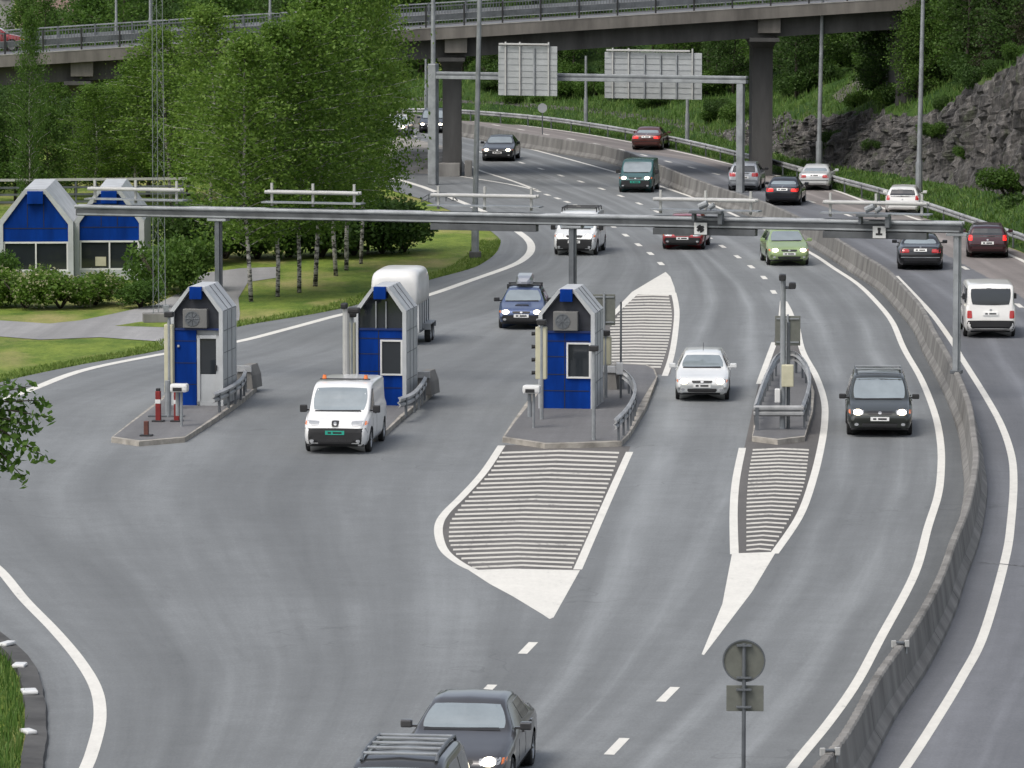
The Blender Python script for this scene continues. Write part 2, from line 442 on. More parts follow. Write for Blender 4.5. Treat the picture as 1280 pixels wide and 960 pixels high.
def ribbon(pts, w, m, name='edge_line', z=.004, n=8, label='white painted line', taper=None):
    P = catmull([at(x, y) for x, y in pts], n)
    mb = MB()
    for i, p in enumerate(P):
        d = (P[min(i + 1, len(P) - 1)] - P[max(i - 1, 0)]).normalized()
        nr = Vector((d.y, -d.x, 0)); ww = w if taper is None else w + (taper - w) * i / (len(P) - 1)
        mb.v += [tuple(p - nr * ww / 2 + Vector((0, 0, z))), tuple(p + nr * ww / 2 + Vector((0, 0, z)))]
    for i in range(len(P) - 1): mb.f.append((2 * i + 1, 2 * i + 3, 2 * i + 2, 2 * i))
    return struct(mb.build(name, m), label, 'road marking')

def dash(mb, c, d, L, w, z=.004):
    d = d.normalized(); nr = Vector((d.y, -d.x, 0)); c = Vector((c.x, c.y, z))
    a, b = d * L / 2, nr * w / 2
    mb.add([c - a - b, c - a + b, c + a + b, c + a - b], [(0, 1, 2, 3)])
def dashes(pts, L, w, label):
    P = [at(*p) for p in pts]; mb = MB()
    for i, p in enumerate(P):
        d = P[min(i + 1, len(P) - 1)] - P[max(i - 1, 0)]
        dash(mb, p, d, L, w)
    return struct(mb.build('lane_dashes', M['white']), label, 'road marking')
def fill(pts, name, m, label, z=.004):
    mb = MB(); mb.poly([at(x, y) + Vector((0, 0, z)) for x, y in pts])
    return struct(mb.build(name, m), label, 'road marking')
def hatch(rows, fl, fr, thick, peak, label, m):
    mb = MB(); n = 8
    for r in rows:
        a, b = fl(r), fr(r)
        for dr in (0, thick):
            for k in range(n + 1):
                t = k / n
                mb.v.append(tuple(at(a + (b - a) * t, r + dr - peak * (1 - abs(2 * t - 1))) + Vector((0, 0, .003))))
        o = len(mb.v) - 2 * (n + 1)
        for k in range(n): mb.f.append((o + k, o + n + 1 + k, o + n + 2 + k, o + k + 1))
    return struct(mb.build('hatching', m), label, 'road marking')

def build_ground():
    # grass land as one sheet out to the horizon
    mb = MB(); xs = [-3000, -800, -200, -80, -40, -20, 0, 20, 40, 80, 200, 800, 3000]; ys = [-200, 20, 60, 100, 140, 180, 220, 260, 320, 400, 600, 1200, 4000]
    for y in ys:
        for x in xs: mb.v.append((x, y, -.03))
    n = len(xs)
    for j in range(len(ys) - 1):
        for i in range(n - 1): mb.f.append((j * n + i, j * n + i + 1, (j + 1) * n + i + 1, (j + 1) * n + i))
    struct(mb.build('ground', M['lawn']), 'green lawn and grassland on both sides of the motorway')
    Ys = []; y = 58.0
    while y < 420: Ys.append(y); y += 1.2
    Y1 = [y for y in Ys if y < YJ]; Y2 = [y for y in Ys if y >= YJ]
    struct(grid_road('road', XL, lambda Y: XR(Y) - .05, Ys, 60, M['asphalt'], XB), 'grey asphalt toll plaza and carriageway towards the viewer', 'road')
    struct(grid_road('road', lambda Y: XR(Y) + .05, lambda Y: XG(Y) - .12, [y for y in Ys if y < 400], 8, M['asphalt_away'], XR), 'two lane carriageway right of the concrete barrier', 'road')
    def flat(name, pts, m, z, label, cat='road', fx=XB):
        mb = MB(); mb.poly([at(x, y) + Vector((0, 0, z)) for x, y in pts])
        me = mb.mesh(name, m); road_uv(me, fx); return struct(ob(name, me), label, cat)
    flat('road', [(330,212),(480,215),(560,214),(592,210),(690,243),(640,262),(560,250),(500,241),(470,232),(330,226)], M['asphalt'], -.006, 'slip road coming in from the left under the bridge')
    flat('path', [(-60,398),(0,400),(62,404),(100,400),(140,392),(195,380),(235,360),(252,341),(300,335),(350,333),(350,346),(310,352),(298,372),(300,392),(297,409),(205,438),(197,426),(125,421),(50,424),(0,420),(-60,419)], M['path'], -.012, 'pale grey path past the hedge to the office', 'path')
    flat('lawn', [(143,407),(175,402),(215,400),(222,409)], M['lawn'], -.006, 'small wedge of grass between path and mast', 'lawn')
    # markings lie on darker asphalt where nothing drives
    flat('road', [(836,366),(797,367),(766,396),(730,440),(720,470),(838,468),(846,420),(845,380)], M['hatch_base'], .0015, 'dark untrafficked asphalt under the hatching behind the third booth')
    flat('road', [(630,556),(605,592),(578,620),(556,645),(550,665),(560,692),(590,713),(724,713),(762,625),(788,558)], M['hatch_base'], .0015, 'dark untrafficked asphalt under the hatching before the third booth')
    flat('road', [(932,552),(922,600),(918,650),(919,693),(968,692),(1000,642),(1017,595),(1028,545),(1030,500),(1018,466),(1002,436),(996,406),(972,406),(962,450),(948,480)], M['hatch_base'], .0015, 'dark untrafficked asphalt round the boat shaped guardrail')
    W, WW = M['white'], M['white_worn']
    ribbon(PB, .2, W, label='white edge line left of the concrete barrier')
    ribbon(PD, .2, W, label='white edge line right of the concrete barrier')
    ribbon(PF, .2, W, label='white edge line beside the roadside guardrail')
    ribbon([(-40,512),(28,491),(100,464),(190,445),(292,428),(360,411),(428,393),(480,383),(535,369),(590,350),(640,332),(658,321),(664,311),(661,301),(648,290),(620,272),(585,256),(545,240),(520,231),(482,222),(400,216)], .34, W, label='white line round the left edge of the plaza', n=10)
    ribbon([(-40,680),(0,713),(31,750),(68,788),(99,825),(120,861),(125,897),(117,934),(105,965),(80,1010)], .24, W, label='curved white line at the bottom left corner')
    ribbon([(560,199),(582,205),(602,214),(640,226),(672,238)], .2, W, label='white line along the gore of the slip road, upper')
    ribbon([(520,213),(572,220),(620,227.5),(645,232),(672,238)], .2, W, label='white line along the gore of the slip road, lower')
    dashes([(652,203.5),(676,211),(701,219.5),(726,227),(752,236),(776,245),(799,254.5),(821,264.5),(843,275),(866,286),(886,297),(903,308),(922,321),(939,333.5),(955,347),(967,365)], 1.7, .2, 'dashes between the two lanes coming down from the bridge')
    dashes([(766,283),(782,294),(798,306),(813,317),(826,329.5)], 1.7, .22, 'dashes leading to the tip of the middle hatched area')
    dashes([(672,239),(684,243.5),(697,248),(709,252.5),(721,257),(734,262.5),(747,269)], 1.4, .22, 'short dashes where the slip road joins')
    dashes([(517,170),(560,181),(600,190),(625,197)], 1.7, .2, 'lane dashes under the bridge')
    dashes([(685,784),(660,810),(608,864),(540,935)][1:], 1.55, .19, 'lane dashes in front of the two grey cars')
    dashes([(835,868),(771,933),(700,1010)], 1.75, .19, 'lane dashes left of the round sign')
    dashes([(589,151),(620,156.5),(651,162),(682,168),(714,174),(745,180),(776,187),(805,194),(835,202),(865,209.5),(895,217.5),(935,229),(974,240),(1014,252),(1060,269),(1108,289),(1158,311),(1206,335),(1274,382),(1345,445)], 1.8, .2, 'lane dashes between the lanes driving away')
    ribbon([(1222,703),(1250,705),(1281,708)], .10, M['tar'], 'tar_seam', .006, label='dark tar joint across the carriageway at right')
    # middle hatched area, upper
    fill([(832,340),(838,346),(843,359),(845,369),(797,368),(766,397),(763,393),(790,365),(815,350)], 'painted_tip', W, 'white painted tip above the third toll booth')
    ribbon([(842,366),(845,380),(846,396),(843,425),(838,450),(831,470)], .2, W, label='white line right of the upper hatching', z=.005)
    ul = clampf([(368,796),(380,783),(397,770),(420,757),(458,742)]); ur = clampf([(368,836),(395,840),(430,835),(458,826)])
    hatch([368.5 + 3.72 * i for i in range(25)], ul, ur, 1.9, .8, 'pale hatching behind the third toll booth', WW)
    # middle hatched area, lower
    ribbon([(627,557),(605,590),(578,620),(558,640),(549,655),(549,672),(557,690),(578,706),(600,716)], .21, W, label='white line left of the lower hatching')
    ribbon([(787,565),(760,625),(722,712)], .2, W, label='white line right of the lower hatching')
    fill([(586,713),(640,711),(725,713),(692,772),(687,774),(678,768),(640,745),(612,730)], 'painted_tip', W, 'big white painted tip below the lower hatching', .0045)
    ll = clampf([(560,630),(590,612),(620,586),(640,570),(655,562),(672,561),(690,569),(706,590)]); lr = clampf([(560,775),(568,773),(625,752),(708,715)])
    hatch([565 + 5.5 * i for i in range(27)], ll, lr, 2.25, 2.6, 'pale hatching in front of the third toll booth', WW)
    # right hatched area
    fill([(975,376),(984,377),(990,388),(998,407),(972,407)], 'painted_tip', W, 'small white painted tip behind the crash barrier')
    ribbon([(996,405),(1003,438),(1020,470),(1030,500),(1031,525),(1027,555),(1017,597),(1000,644),(968,692)], .2, W, label='white line right of the crash barrier')
    ribbon([(968,428),(958,455),(949,480)], .2, W, label='short white line left of the crash barrier')
    ribbon([(928,560),(920,600),(917,640),(918,693)], .2, W, label='white line left of the small hatching')
    fill([(915,692),(970,690),(940,740),(880,819),(877,818),(903,755)], 'painted_tip', W, 'long white painted tail below the small hatching', .0045)
    rl = clampf([(555,942),(600,935),(640,933),(690,933)]); rr = clampf([(555,1012),(600,1006),(640,990),(690,962)])
    hatch([561.5 + 4.35 * i + .026 * i * i for i in range(26)], rl, rr, 2.0, 1.6, 'pale hatching below the crash barrier', WW)

def island(outer, label):
    r = thing('traffic_island', label, 'traffic island'); r['kind'] = 'structure'
    P = [at(x, y) for x, y in outer]
    MB().poly(P, .14).build('kerb', M['kerb'], r)
    c = sum(P, Vector()) / len(P)
    Q = []
    for p in P:
        d = c - p; Q.append(p + d.normalized() * min(.24, d.length * .3) + Vector((0, 0, .144)))
    mb = MB(); mb.poly(Q); me = mb.mesh('island_surface', M['island_top']); road_uv(me, XB); ob('island_surface', me, r)
    return r

def guardrail(path, label, h=.72, post=4.0, group=None, double=False, m=None):
    r = thing('guardrail', label, 'guardrail', path[0], 0, group)
    o = Vector(path[0]); P = [Vector(p) - o for p in path]
    m = m or M['rail']
    prof = [(-.05, h - .31), (.02, h - .26), (.02, h - .20), (-.05, h - .155), (.02, h - .11), (.02, h - .05), (-.05, h), (-.065, h), (-.02, h - .06), (-.02, h - .10), (-.085, h - .155), (-.02, h - .21), (-.02, h - .25), (-.065, h - .31)]
    MB().sweep(P, prof).build('rail', m, r)
    acc = post * .5
    for a, b in zip(P, P[1:]):
        L = (b - a).length; d = (b - a).normalized(); ang = math.atan2(d.y, d.x)
        while acc < L:
            p = a + d * acc
            MB().box((p.x + d.y * -.0, p.y, (h - .05) / 2), (.1, .06, h - .05), ang).build('post', M['steel_dark'], r)
            acc += post
        acc -= L
    return r

def build_barrier():
    Ys = []; y = 62.0
    while y < 345: Ys.append(y); y += .15 if y < 170 else .6
    prof = [(-.30, 0), (-.29, .09), (-.16, .28), (-.085, BARH - .03), (-.055, BARH), (.055, BARH), (.085, BARH - .03), (.16, .28), (.29, .09), (.30, 0)]
    P = [Vector((XR(Y), Y, 0)) for Y in Ys]
    r = thing('concrete_barrier', 'long curved concrete barrier between the two carriageways', 'barrier', P[0]); o = P[0]
    Q = [p - o for p in P]
    w = MB()
    for i, p in enumerate(Q):                          # the ridge is ribbed along the near stretch
        d = Q[min(i + 1, len(Q) - 1)] - Q[max(i - 1, 0)]; d.normalize(); nr = Vector((d.y, -d.x, 0))
        up = .03 if (p.y + o.y < 168 and i % 3 == 0) else 0
        for a, b in prof: w.v.append(tuple(p + nr * a + Vector((0, 0, b + (up if b >= BARH - .05 else 0)))))
    n = len(prof)
    for i in range(len(Q) - 1):
        for k in range(n): w.f.append((i * n + k, (i + 1) * n + k, (i + 1) * n + (k + 1) % n, i * n + (k + 1) % n))
    w.build('wall', M['concrete'], r)
    # joints and the ribbed capping seen along the ridge
    s = 0.0; nxt = 2.0
    for a, b in zip(Q, Q[1:]):
        d = (b - a); L = d.length; d.normalize(); ang = math.atan2(d.y, d.x)
        while nxt < s + L:
            p = a + d * (nxt - s)
            if p.y + o.y < 250: MB().sweep([p - d * .011, p + d * .011], [(x * 1.01, z * 1.003) for x, z in prof]).build('joint', M['joint'], r)
            nxt += 6.0
        s += L
    for i, (px, py, lb) in enumerate(((1135, 803, 'white double reflector clamped on the barrier ridge right of the round sign'), (1064, 938, 'white reflector clamped on the barrier ridge at the bottom edge'))):
        p = at(px, py + 3, BARH); p.x = XR(p.y)
        t = thing('barrier_reflector', lb, 'reflector', (p.x, p.y, BARH + .03), math.atan2(XR(p.y - 1) - XR(p.y + 1), 2) * -1, 'reflectors on the concrete barrier')
        t.scale = (.68, .68, .68)
        MB().box((0, 0, .02), (.24, .16, .05), 0, .012).build('clamp', M['steel_dark'], t)
        for sx in (-1, 1):
            MB().box((sx * .19, -.03, -.01), (.13, .1, .2), 0, .02).build('reflector', M['tube'], t)
            MB().box((sx * .19, .02, -.2), (.05, .06, .2)).build('bracket', M['steel'], t)

# ------------------------------------------------------------------ hillside and rock cutting
FOOT = clampf([(400,120),(480,124),(640,132),(800,150),(900,172),(960,190),(1000,199),(1050,209),(1100,216),(1150,224),(1200,233),(1280,246),(1400,265)])
RTOP = clampf([(400,119),(800,148),(900,165),(930,152),(960,142),(1000,146),(1045,146),(1080,139),(1120,146),(1150,142),(1180,132),(1210,112),(1250,90),(1280,74),(1400,40)])
HILL = {}
def build_hill():
    G = [p for p in GP]
    # resample
    S = [G[0]]; acc = 0
    step = .2
    for a, b in zip(G, G[1:]):
        L = (b - a).length; t = step - acc
        while t <= L: S.append(a + (b - a) * (t / L)); t += step
        acc = (acc + L) % step if True else 0
    nor = []
    for i in range(len(S)):
        d = S[min(i + 18, len(S) - 1)] - S[max(i - 18, 0)]; d.normalize()
        nor.append(Vector((-d.y, d.x, 0)) if True else None)
    if nor[len(nor) // 2].x < 0 and nor[len(nor) // 2].y < 0: nor = [-n for n in nor]
    verge = MB(); rock = MB(); slope = MB()
    nv, nr, ns = 6, 34, 30
    for p, n in zip(S, nor):
        d1 = 3.6
        a = p + n * .0; f = p + n * d1
        px, _ = proj(f)
        hf = max(.2, height_for_row(f.x, f.y, FOOT(px)))
        for k in range(nv + 1):
            t = k / nv; q = p + n * (d1 * t)
            z = -.02 + (hf + .02) * (t ** 1.3) + (noise.noise(q * .6) * .12 * t if k < nv else noise.noise(q * .6) * .12)
            verge.v.append((q.x, q.y, z))
        zf = verge.v[-1][2]
        d2 = d1 + 1.5
        g = p + n * d2; px2, _ = proj(g)
        ht = max(zf + .12, height_for_row(g.x, g.y, RTOP(px2))) + noise.noise(g * .35) * .5 * min(1, max(0, (px2 - 900) / 60))
        amp = min(1.0, max(0.05, (ht - zf) / 2.5))
        for k in range(nr + 1):
            t = k / nr; q = f + n * (1.5 * t ** 1.2); z = zf - .15 + (ht - zf + .15) * t
            s3 = Vector((q.x * .9, q.y * .9, z * .22))
            cell = noise.cell(Vector((q.x * 1.15 + noise.noise(s3) * 1.1, q.y * 1.15 + z * .25, z * .16)))
            cell2 = noise.cell(Vector((q.x * 2.6 + 7 + z * .3, q.y * 2.6, z * .42 + noise.noise(s3 * 2) * .6)))
            ed = math.sin(math.pi * min(1, t * 1.0)) ** .5 if t < 1 else 0
            disp = amp * ((cell - .5) * .42 + (cell2 - .5) * .34 + noise.fractal(s3 * 1.9, .8, 2, 5) * .55) * max(.25, ed)
            rock.v.append((q.x - n.x * disp, q.y - n.y * disp, z + amp * noise.noise(Vector((q.x * 1.5, q.y * 1.5, 3))) * .3 * t))
        lx, ly, lz = rock.v[-1]
        steep = .20 + .34 * min(1, max(0, (px2 - 700) / 420))
        for k in range(ns + 1):
            t = k / ns; dd = 70 * t ** 1.5
            q = Vector((lx, ly, 0)) + n * dd
            z = lz - .03 * (k == 0) + dd * steep * (1 if dd < 30 else 30 / dd * 1 + (1 - 30 / dd) * .6) + noise.fractal(Vector((q.x * .18, q.y * .18, 1)), 1, 2, 4) * .7 * min(1, dd / 2.5)
            slope.v.append((q.x, q.y, z))
    for mb, w in ((verge, nv + 1), (rock, nr + 1), (slope, ns + 1)):
        for i in range(len(S) - 1):
            for k in range(w - 1): mb.f.append((i * w + k, (i + 1) * w + k, (i + 1) * w + k + 1, i * w + k + 1))
    struct(verge.build('verge', M['verge'], None, True), 'grass verge between guardrail and rock', 'verge')
    struct(rock.build('rock_face', M['rock']), 'rough grey blasted rock face beside the road', 'rock face')
    struct(slope.build('hillside', M['verge'], None, True), 'wooded grassy hillside above the rock face', 'hillside')
    allv = verge.v + slope.v; o = len(verge.v)
    HILL['bvh'] = BVHTree.FromPolygons(allv, verge.f + [tuple(i + o for i in f) for f in slope.f])
    va = allv + rock.v; o2 = len(allv)
    HILL['all'] = BVHTree.FromPolygons(va, verge.f + [tuple(i + o for i in f) for f in slope.f] + [tuple(i + o2 for i in f) for f in rock.f])
    def den(P, n=5):
        out = []
        for p, q in zip(P, P[1:]): out += [(p[0] + (q[0] - p[0]) * k / n, p[1] + (q[1] - p[1]) * k / n) for k in range(n)]
        return out + [P[-1]]
    hill_strip(den([(1040,121),(1062,104),(1090,88),(1118,76)]), den([(1050,130),(1075,117),(1100,102),(1122,92)]), 'path', M['path_earth'], 'grey brown earth path climbing the hillside right of the bridge pillar', 'path')
    HILL['S'] = S; HILL['n'] = nor
    HILL['verge'] = verge
def hill_strip(up, lo, name, m, label, cat, lift=.06):
    mb = MB(); B = HILL['all']
    def hit(p):
        d = ray(*p); h = B.ray_cast(Vector((0, 0, CAMH)), d)
        return h[0] if h[0] is not None else atY(p[0], p[1], 250)
    n = 6
    for a, b in zip(up, lo):
        for k in range(n + 1):
            q = hit((a[0] + (b[0] - a[0]) * k / n, a[1] + (b[1] - a[1]) * k / n)); mb.v.append((q.x, q.y - lift, q.z + lift))
    for i in range(len(up) - 1):
        for k in range(n): j = i * (n + 1) + k; mb.f.append((j, j + 1, j + n + 2, j + n + 1))
    return struct(mb.build(name, m, None, True), label, cat)
def ground_z(x, y):
    h = HILL['all'].ray_cast(Vector((x, y, 200)), Vector((0, 0, -1)))
    return h[0].z if h[0] is not None else -.03
# ------------------------------------------------------------------ vehicles
WHEELS = {}
def wheel_meshes(r, w=.2):
    k = (r, w)
    if k not in WHEELS:
        n = 20; prof = [(-w / 2, r * .66), (-w / 2, r * .93), (-w * .38, r), (w * .38, r), (w / 2, r * .93), (w / 2, r * .66)]
        def lathe(prof, n, close):
            mb = MB()
            for (x, q) in prof:
                for i in range(n):
                    t = 2 * math.pi * i / n; mb.v.append((x, q * math.cos(t), q * math.sin(t)))
            for j in range(len(prof) - 1):
                for i in range(n): mb.f.append((j * n + i, j * n + (i + 1) % n, (j + 1) * n + (i + 1) % n, (j + 1) * n + i))
            if close: mb.f.append(tuple(range((len(prof) - 1) * n, len(prof) * n)))
            return mb
        t = lathe(prof, n, False); t.f.append(tuple(range(n)))
        tm = t.mesh('tyre', M['tyre'], False, True)
        rb = lathe([(w * .2, r * .67), (w * .46, r * .67), (w * .47, r * .6), (w * .3, r * .54), (w * .3, .02)], n, True)
        for s in range(5):
            a = 2 * math.pi * s / 5
            c, sn = math.cos(a), math.sin(a)
            rb.add([(w * .3, -sn * -.05 * 0 + c * .04 - sn * .035, sn * .04 + c * .035), (w * .3, c * .04 + sn * .035, sn * .04 - c * .035), (w * .42, c * r * .6 + sn * .03, sn * r * .6 - c * .03), (w * .42, c * r * .6 - sn * .03, sn * r * .6 + c * .03), (w * .44, c * .05, sn * .05)], [(0, 1, 2, 3), (0, 4, 3), (1, 2, 4), (2, 3, 4)])
        rm = rb.mesh('rim', M['rim'])
        WHEELS[k] = (tm, rm)
    return WHEELS[k]

KINDS = {
 'sedan': dict(top=[(0,.60),(.012,.68),(.05,.755),(.15,.85),(.285,.965),(.30,.985),(.36,1.17),(.425,1.34),(.47,1.41),(.55,1.43),(.64,1.42),(.70,1.36),(.77,1.20),(.835,1.045),(.86,1.03),(.96,1.0),(.985,.95),(1,.78)],
   belt=[(0,.58),(.06,.70),(.3,.90),(.6,.93),(.85,.95),(1,.74)], tc=.30, th=.435, win=[(.345,.53,.44,.53),(.55,.745,.55,.70)], rear=(.745,.845,.69), H=1.43, deck=True, tail=(.74,.92), plate_r=.80, ax=(.19,.79)),
 'wagon': dict(top=[(0,.60),(.012,.68),(.05,.755),(.15,.85),(.27,.96),(.285,.985),(.35,1.18),(.415,1.35),(.46,1.42),(.55,1.45),(.8,1.43),(.885,1.39),(.915,1.33),(.96,1.05),(.98,.98),(.992,.8),(1,.66)],
   belt=[(0,.58),(.06,.70),(.3,.91),(.6,.94),(.9,.97),(.97,.94),(1,.62)], tc=.285, th=.425, win=[(.335,.52,.43,.52),(.54,.71,.54,.71),(.73,.895,.73,.865)], rear=(.885,.957,.90), H=1.45, tail=(.78,1.02), plate_r=.62, ax=(.19,.78)),
 'hatch': dict(top=[(0,.60),(.012,.69),(.05,.77),(.14,.87),(.235,.96),(.25,.985),(.33,1.20),(.405,1.36),(.45,1.42),(.55,1.45),(.78,1.42),(.85,1.36),(.92,1.12),(.955,.97),(.985,.93),(.995,.8),(1,.62)],
   belt=[(0,.58),(.06,.70),(.27,.91),(.6,.95),(.88,.98),(.96,.90),(1,.6)], tc=.25, th=.415, win=[(.30,.53,.42,.53),(.555,.78,.555,.74)], rear=(.84,.945,.86), H=1.45, tail=(.74,.95), plate_r=.64, ax=(.20,.81)),
 'mpv': dict(top=[(0,.62),(.012,.72),(.05,.82),(.13,.93),(.215,1.02),(.23,1.045),(.32,1.36),(.385,1.60),(.43,1.69),(.52,1.74),(.8,1.73),(.905,1.67),(.935,1.58),(.975,1.1),(.988,1.0),(.995,.8),(1,.66)],
   belt=[(0,.60),(.06,.74),(.25,.98),(.6,1.03),(.9,1.06),(.98,.98),(1,.62)], tc=.23, th=.40, win=[(.28,.47,.405,.47),(.49,.69,.49,.69),(.71,.91,.71,.88)], rear=(.9,.968,1.08), H=1.74, tail=(.85,1.1), plate_r=.78, ax=(.19,.80)),
 'van': dict(top=[(0,.70),(.01,.80),(.03,.90),(.10,1.02),(.165,1.12),(.18,1.15),(.25,1.42),(.32,1.70),(.37,1.83),(.45,1.89),(.6,1.90),(.92,1.87),(.965,1.82),(.985,1.5),(.993,1.1),(1,.7)],
   belt=[(0,.68),(.05,.86),(.2,1.08),(.5,1.12),(.97,1.12),(.99,1.0),(1,.66)], tc=.18, th=.345, win=[(.235,.41,.35,.41)], rear=(.955,.985,1.12), H=1.90, tail=(.9,1.25), plate_r=.75, ax=(.19,.79)),
 'bus_van': dict(top=[(0,.74),(.01,.86),(.03,.95),(.09,1.06),(.16,1.16),(.175,1.19),(.24,1.45),(.30,1.72),(.34,1.85),(.42,1.92),(.6,1.94),(.93,1.92),(.965,1.86),(.98,1.6),(.99,1.1),(1,.72)],
   belt=[(0,.70),(.05,.9),(.2,1.12),(.5,1.16),(.97,1.16),(.99,1.0),(1,.66)], tc=.175, th=.325, win=[(.22,.39,.325,.39),(.42,.64,.42,.64),(.67,.92,.67,.92)], rear=(.945,.986,1.16), H=1.94, tail=(.72,1.0), plate_r=.83, ax=(.2,.78)),
}
PLAN = [(0,.80),(.006,.855),(.02,.905),(.06,.955),(.15,.985),(.3,1.0),(.75,1.0),(.92,.97),(.975,.93),(.993,.89),(1,.84)]

def car(name, label, cat, kind, col, px, py, head=None, away=False, W=1.75, H=None, L=4.4, metal=0.3, lit=False, plate='white', trim=None, roof_half=None, extras=(), badge=True, base=None, group=None, brake=False, mirror=None, seams=True, nosed=None, glass=None):
    K = KINDS[kind]; sz = (H or K['H']) / K['H']
    topf = clampf([(t, z * sz if z > .8 else z * (1 + (sz - 1) * .6)) for t, z in K['top']])
    beltf = clampf([(t, z * sz) for t, z in K['belt']]); planf = clampf(PLAN)
    Ht = (H or K['H']); hw = W / 2
    rh = roof_half or (hw * (.70 if kind in ('sedan', 'hatch', 'wagon') else (.79 if kind == 'mpv' else .88)))
    boxy = kind in ('van', 'bus_van')
    bh = .95 * sz * (1 if Ht < 1.6 else 1.12)
    def section(t):
        w = hw * planf(t); top = topf(t); be = min(beltf(t), top - .025)
        g = min(1, max(0, (top - be) / (Ht - bh)))
        wr = w * .90 * (1 - g) + rh * (w / hw) ** .5 * g
        zb = .20 + .10 * max(0, 1 - t / .03) + .12 * max(0, (t - .93) / .07)
        dz = top - be
        return [(0, zb), (w * .84, zb), (w * .93, zb + .05), (w * .985, zb + .17), (w, .5 * (zb + be)), (w * .992, be - .09), (w * .965, be - .01), (w * .93, be + dz * .10),
                (w * .93 + (wr - w * .93) * .45, be + dz * .45), (wr, be + dz * (.88 if boxy else .83)), (wr * (.96 if boxy else .93), be + dz * .955), (wr * (.82 if boxy else .72), be + dz * .988), (wr * .36, top), (0, top + .012 * (1 if g > .5 else .4))]
    ts = sorted(set([0, .004, .010, .02, .035] + [i / 58 for i in range(3, 56)] + [.965, .975, .985, .99, .995, 1]))
    N = len(section(.5)); V = []; Fc = []
    for t in ts:
        s = section(t); y = (t - .5) * L
        V += [(x, y, z) for x, z in s] + [(-x, y, z) for x, z in s[1:-1][::-1]]
    n = 2 * N - 2
    for i in range(len(ts) - 1):
        for k in range(n): Fc.append((i * n + k, i * n + (k + 1) % n, (i + 1) * n + (k + 1) % n, (i + 1) * n + k))
    Fc += [tuple(range(n - 1, -1, -1)), tuple(range((len(ts) - 1) * n, len(ts) * n))]
    bvh = BVHTree.FromPolygons(V, Fc)
    # wheel openings
    rw = .31 if Ht < 1.6 else .325
    ya, yb = (K['ax'][0] - .5) * L, (K['ax'][1] - .5) * L
    Vv = [Vector(v) for v in V]; kept = []; cut = set(); use = set()
    ra = rw * 1.17
    for f in Fc:
        c = sum((Vv[i] for i in f), Vector()) / len(f)
        hit = len(f) == 4 and abs(c.x) > hw * .55 and any((c.y - yw) ** 2 + (c.z - rw) ** 2 < ra * ra for yw in (ya, yb))
        if hit: cut.update(f)
        else: kept.append(f); use.update(f)
    for i in cut & use:
        v = Vv[i]; yw = ya if abs(v.y - ya) < abs(v.y - yb) else yb
        d = Vector((v.y - yw, v.z - rw)); d = d.normalized() * ra
        if abs(v.x) > hw * .7: v.y = yw + d.x; v.z = rw + d.y
    # place: the given pixel is the tyre contact in the middle of the axle nearest the camera
    P = at(px, py) if base is None else Vector(base)
    if head is None:
        yy = P.y
        head = -math.degrees(math.atan2(XB(yy + 2) - XB(yy - 2), 4)) if not away else -math.degrees(math.atan2(XR(yy + 2) - XR(yy - 2), 4))
    rz = R(head) + (math.pi if away else 0)
    near = ya if not away else yb
    off = Matrix.Rotation(rz, 3, 'Z') @ Vector((0, near, 0))
    root = thing(name, label, cat, P - off + Vector((0, 0, .004)), rz, group)
    mb = MB(); mb.v = [tuple(v) for v in Vv]; mb.f = kept
    pm = paint(col, metal)
    mb.build('body', pm, root, True, True)
    MB().box((0, 0, .42), (W - .46, L * .93, .42)).box((0, (ya + yb) / 2, .27), (W - .25, (yb - ya) - 2.3 * rw, .16)).build('underbody', M['under'], root)
    tm, rm = wheel_meshes(rw)
    for sx in (-1, 1):
        for yw in (ya, yb):
            w = ob('wheel', tm, root); w.location = (sx * (hw - .115), yw, rw - .004)
            if sx < 0: w.rotation_euler = (0, 0, math.pi)
            ob('rim', rm, w)
    # ---- pieces laid on the body's own surface
    def patch(pname, m, quad, axis, offs=.008, nx=6, nz_=4, rnd=.0, parent=root, side=1, depth=.025, smooth=True):
        """quad: four (a,b) corners seen along axis 'f' front, 'r' rear, 's' side (a along the car for sides)"""
        c00, c10, c11, c01 = [Vector(q) for q in quad]; g = []
        for j in range(nz_ + 1):
            for i in range(nx + 1):
                u, v = i / nx, j / nz_
                if rnd:
                    a, b = 2 * u - 1, 2 * v - 1
                    k = 1 - rnd * .29 * (a * a * b * b) ** 1.0
                    u, v = (a * k + 1) / 2, (b * k + 1) / 2
                q = c00 * (1 - u) * (1 - v) + c10 * u * (1 - v) + c11 * u * v + c01 * (1 - u) * v
                if axis == 'f': o, d = Vector((q.x, -L, q.y)), Vector((0, 1, 0))
                elif axis == 'r': o, d = Vector((-q.x, L, q.y)), Vector((0, -1, 0))
                elif axis == 't': o, d = Vector((q.x, q.y, 4)), Vector((0, 0, -1))
                else: o, d = Vector((side * 3, q.x, q.y)), Vector((-side, 0, 0))
                h = bvh.ray_cast(o, d)
                g.append([h[0], h[1], o, d])
        lasty = [x[0] for x in g if x[0] is not None]
        if not lasty: return None
        for x in g:
            if x[0] is None:
                nb = min(lasty, key=lambda p: ((p - x[2]) - x[3] * (p - x[2]).dot(x[3])).length)
                x[0] = x[2] + x[3] * (nb - x[2]).dot(x[3]); x[1] = -x[3]
        vs = []; W1 = nx + 1
        for p, nn, o, d in g: vs.append(p - d * offs)
        rim = [i for i in range(nx)] + [nx + W1 * j for j in range(nz_)] + [nz_ * W1 + nx - i for i in range(nx)] + [W1 * (nz_ - j) for j in range(nz_)]
        fs = [(j * W1 + i, j * W1 + i + 1, (j + 1) * W1 + i + 1, (j + 1) * W1 + i) for j in range(nz_) for i in range(nx)]
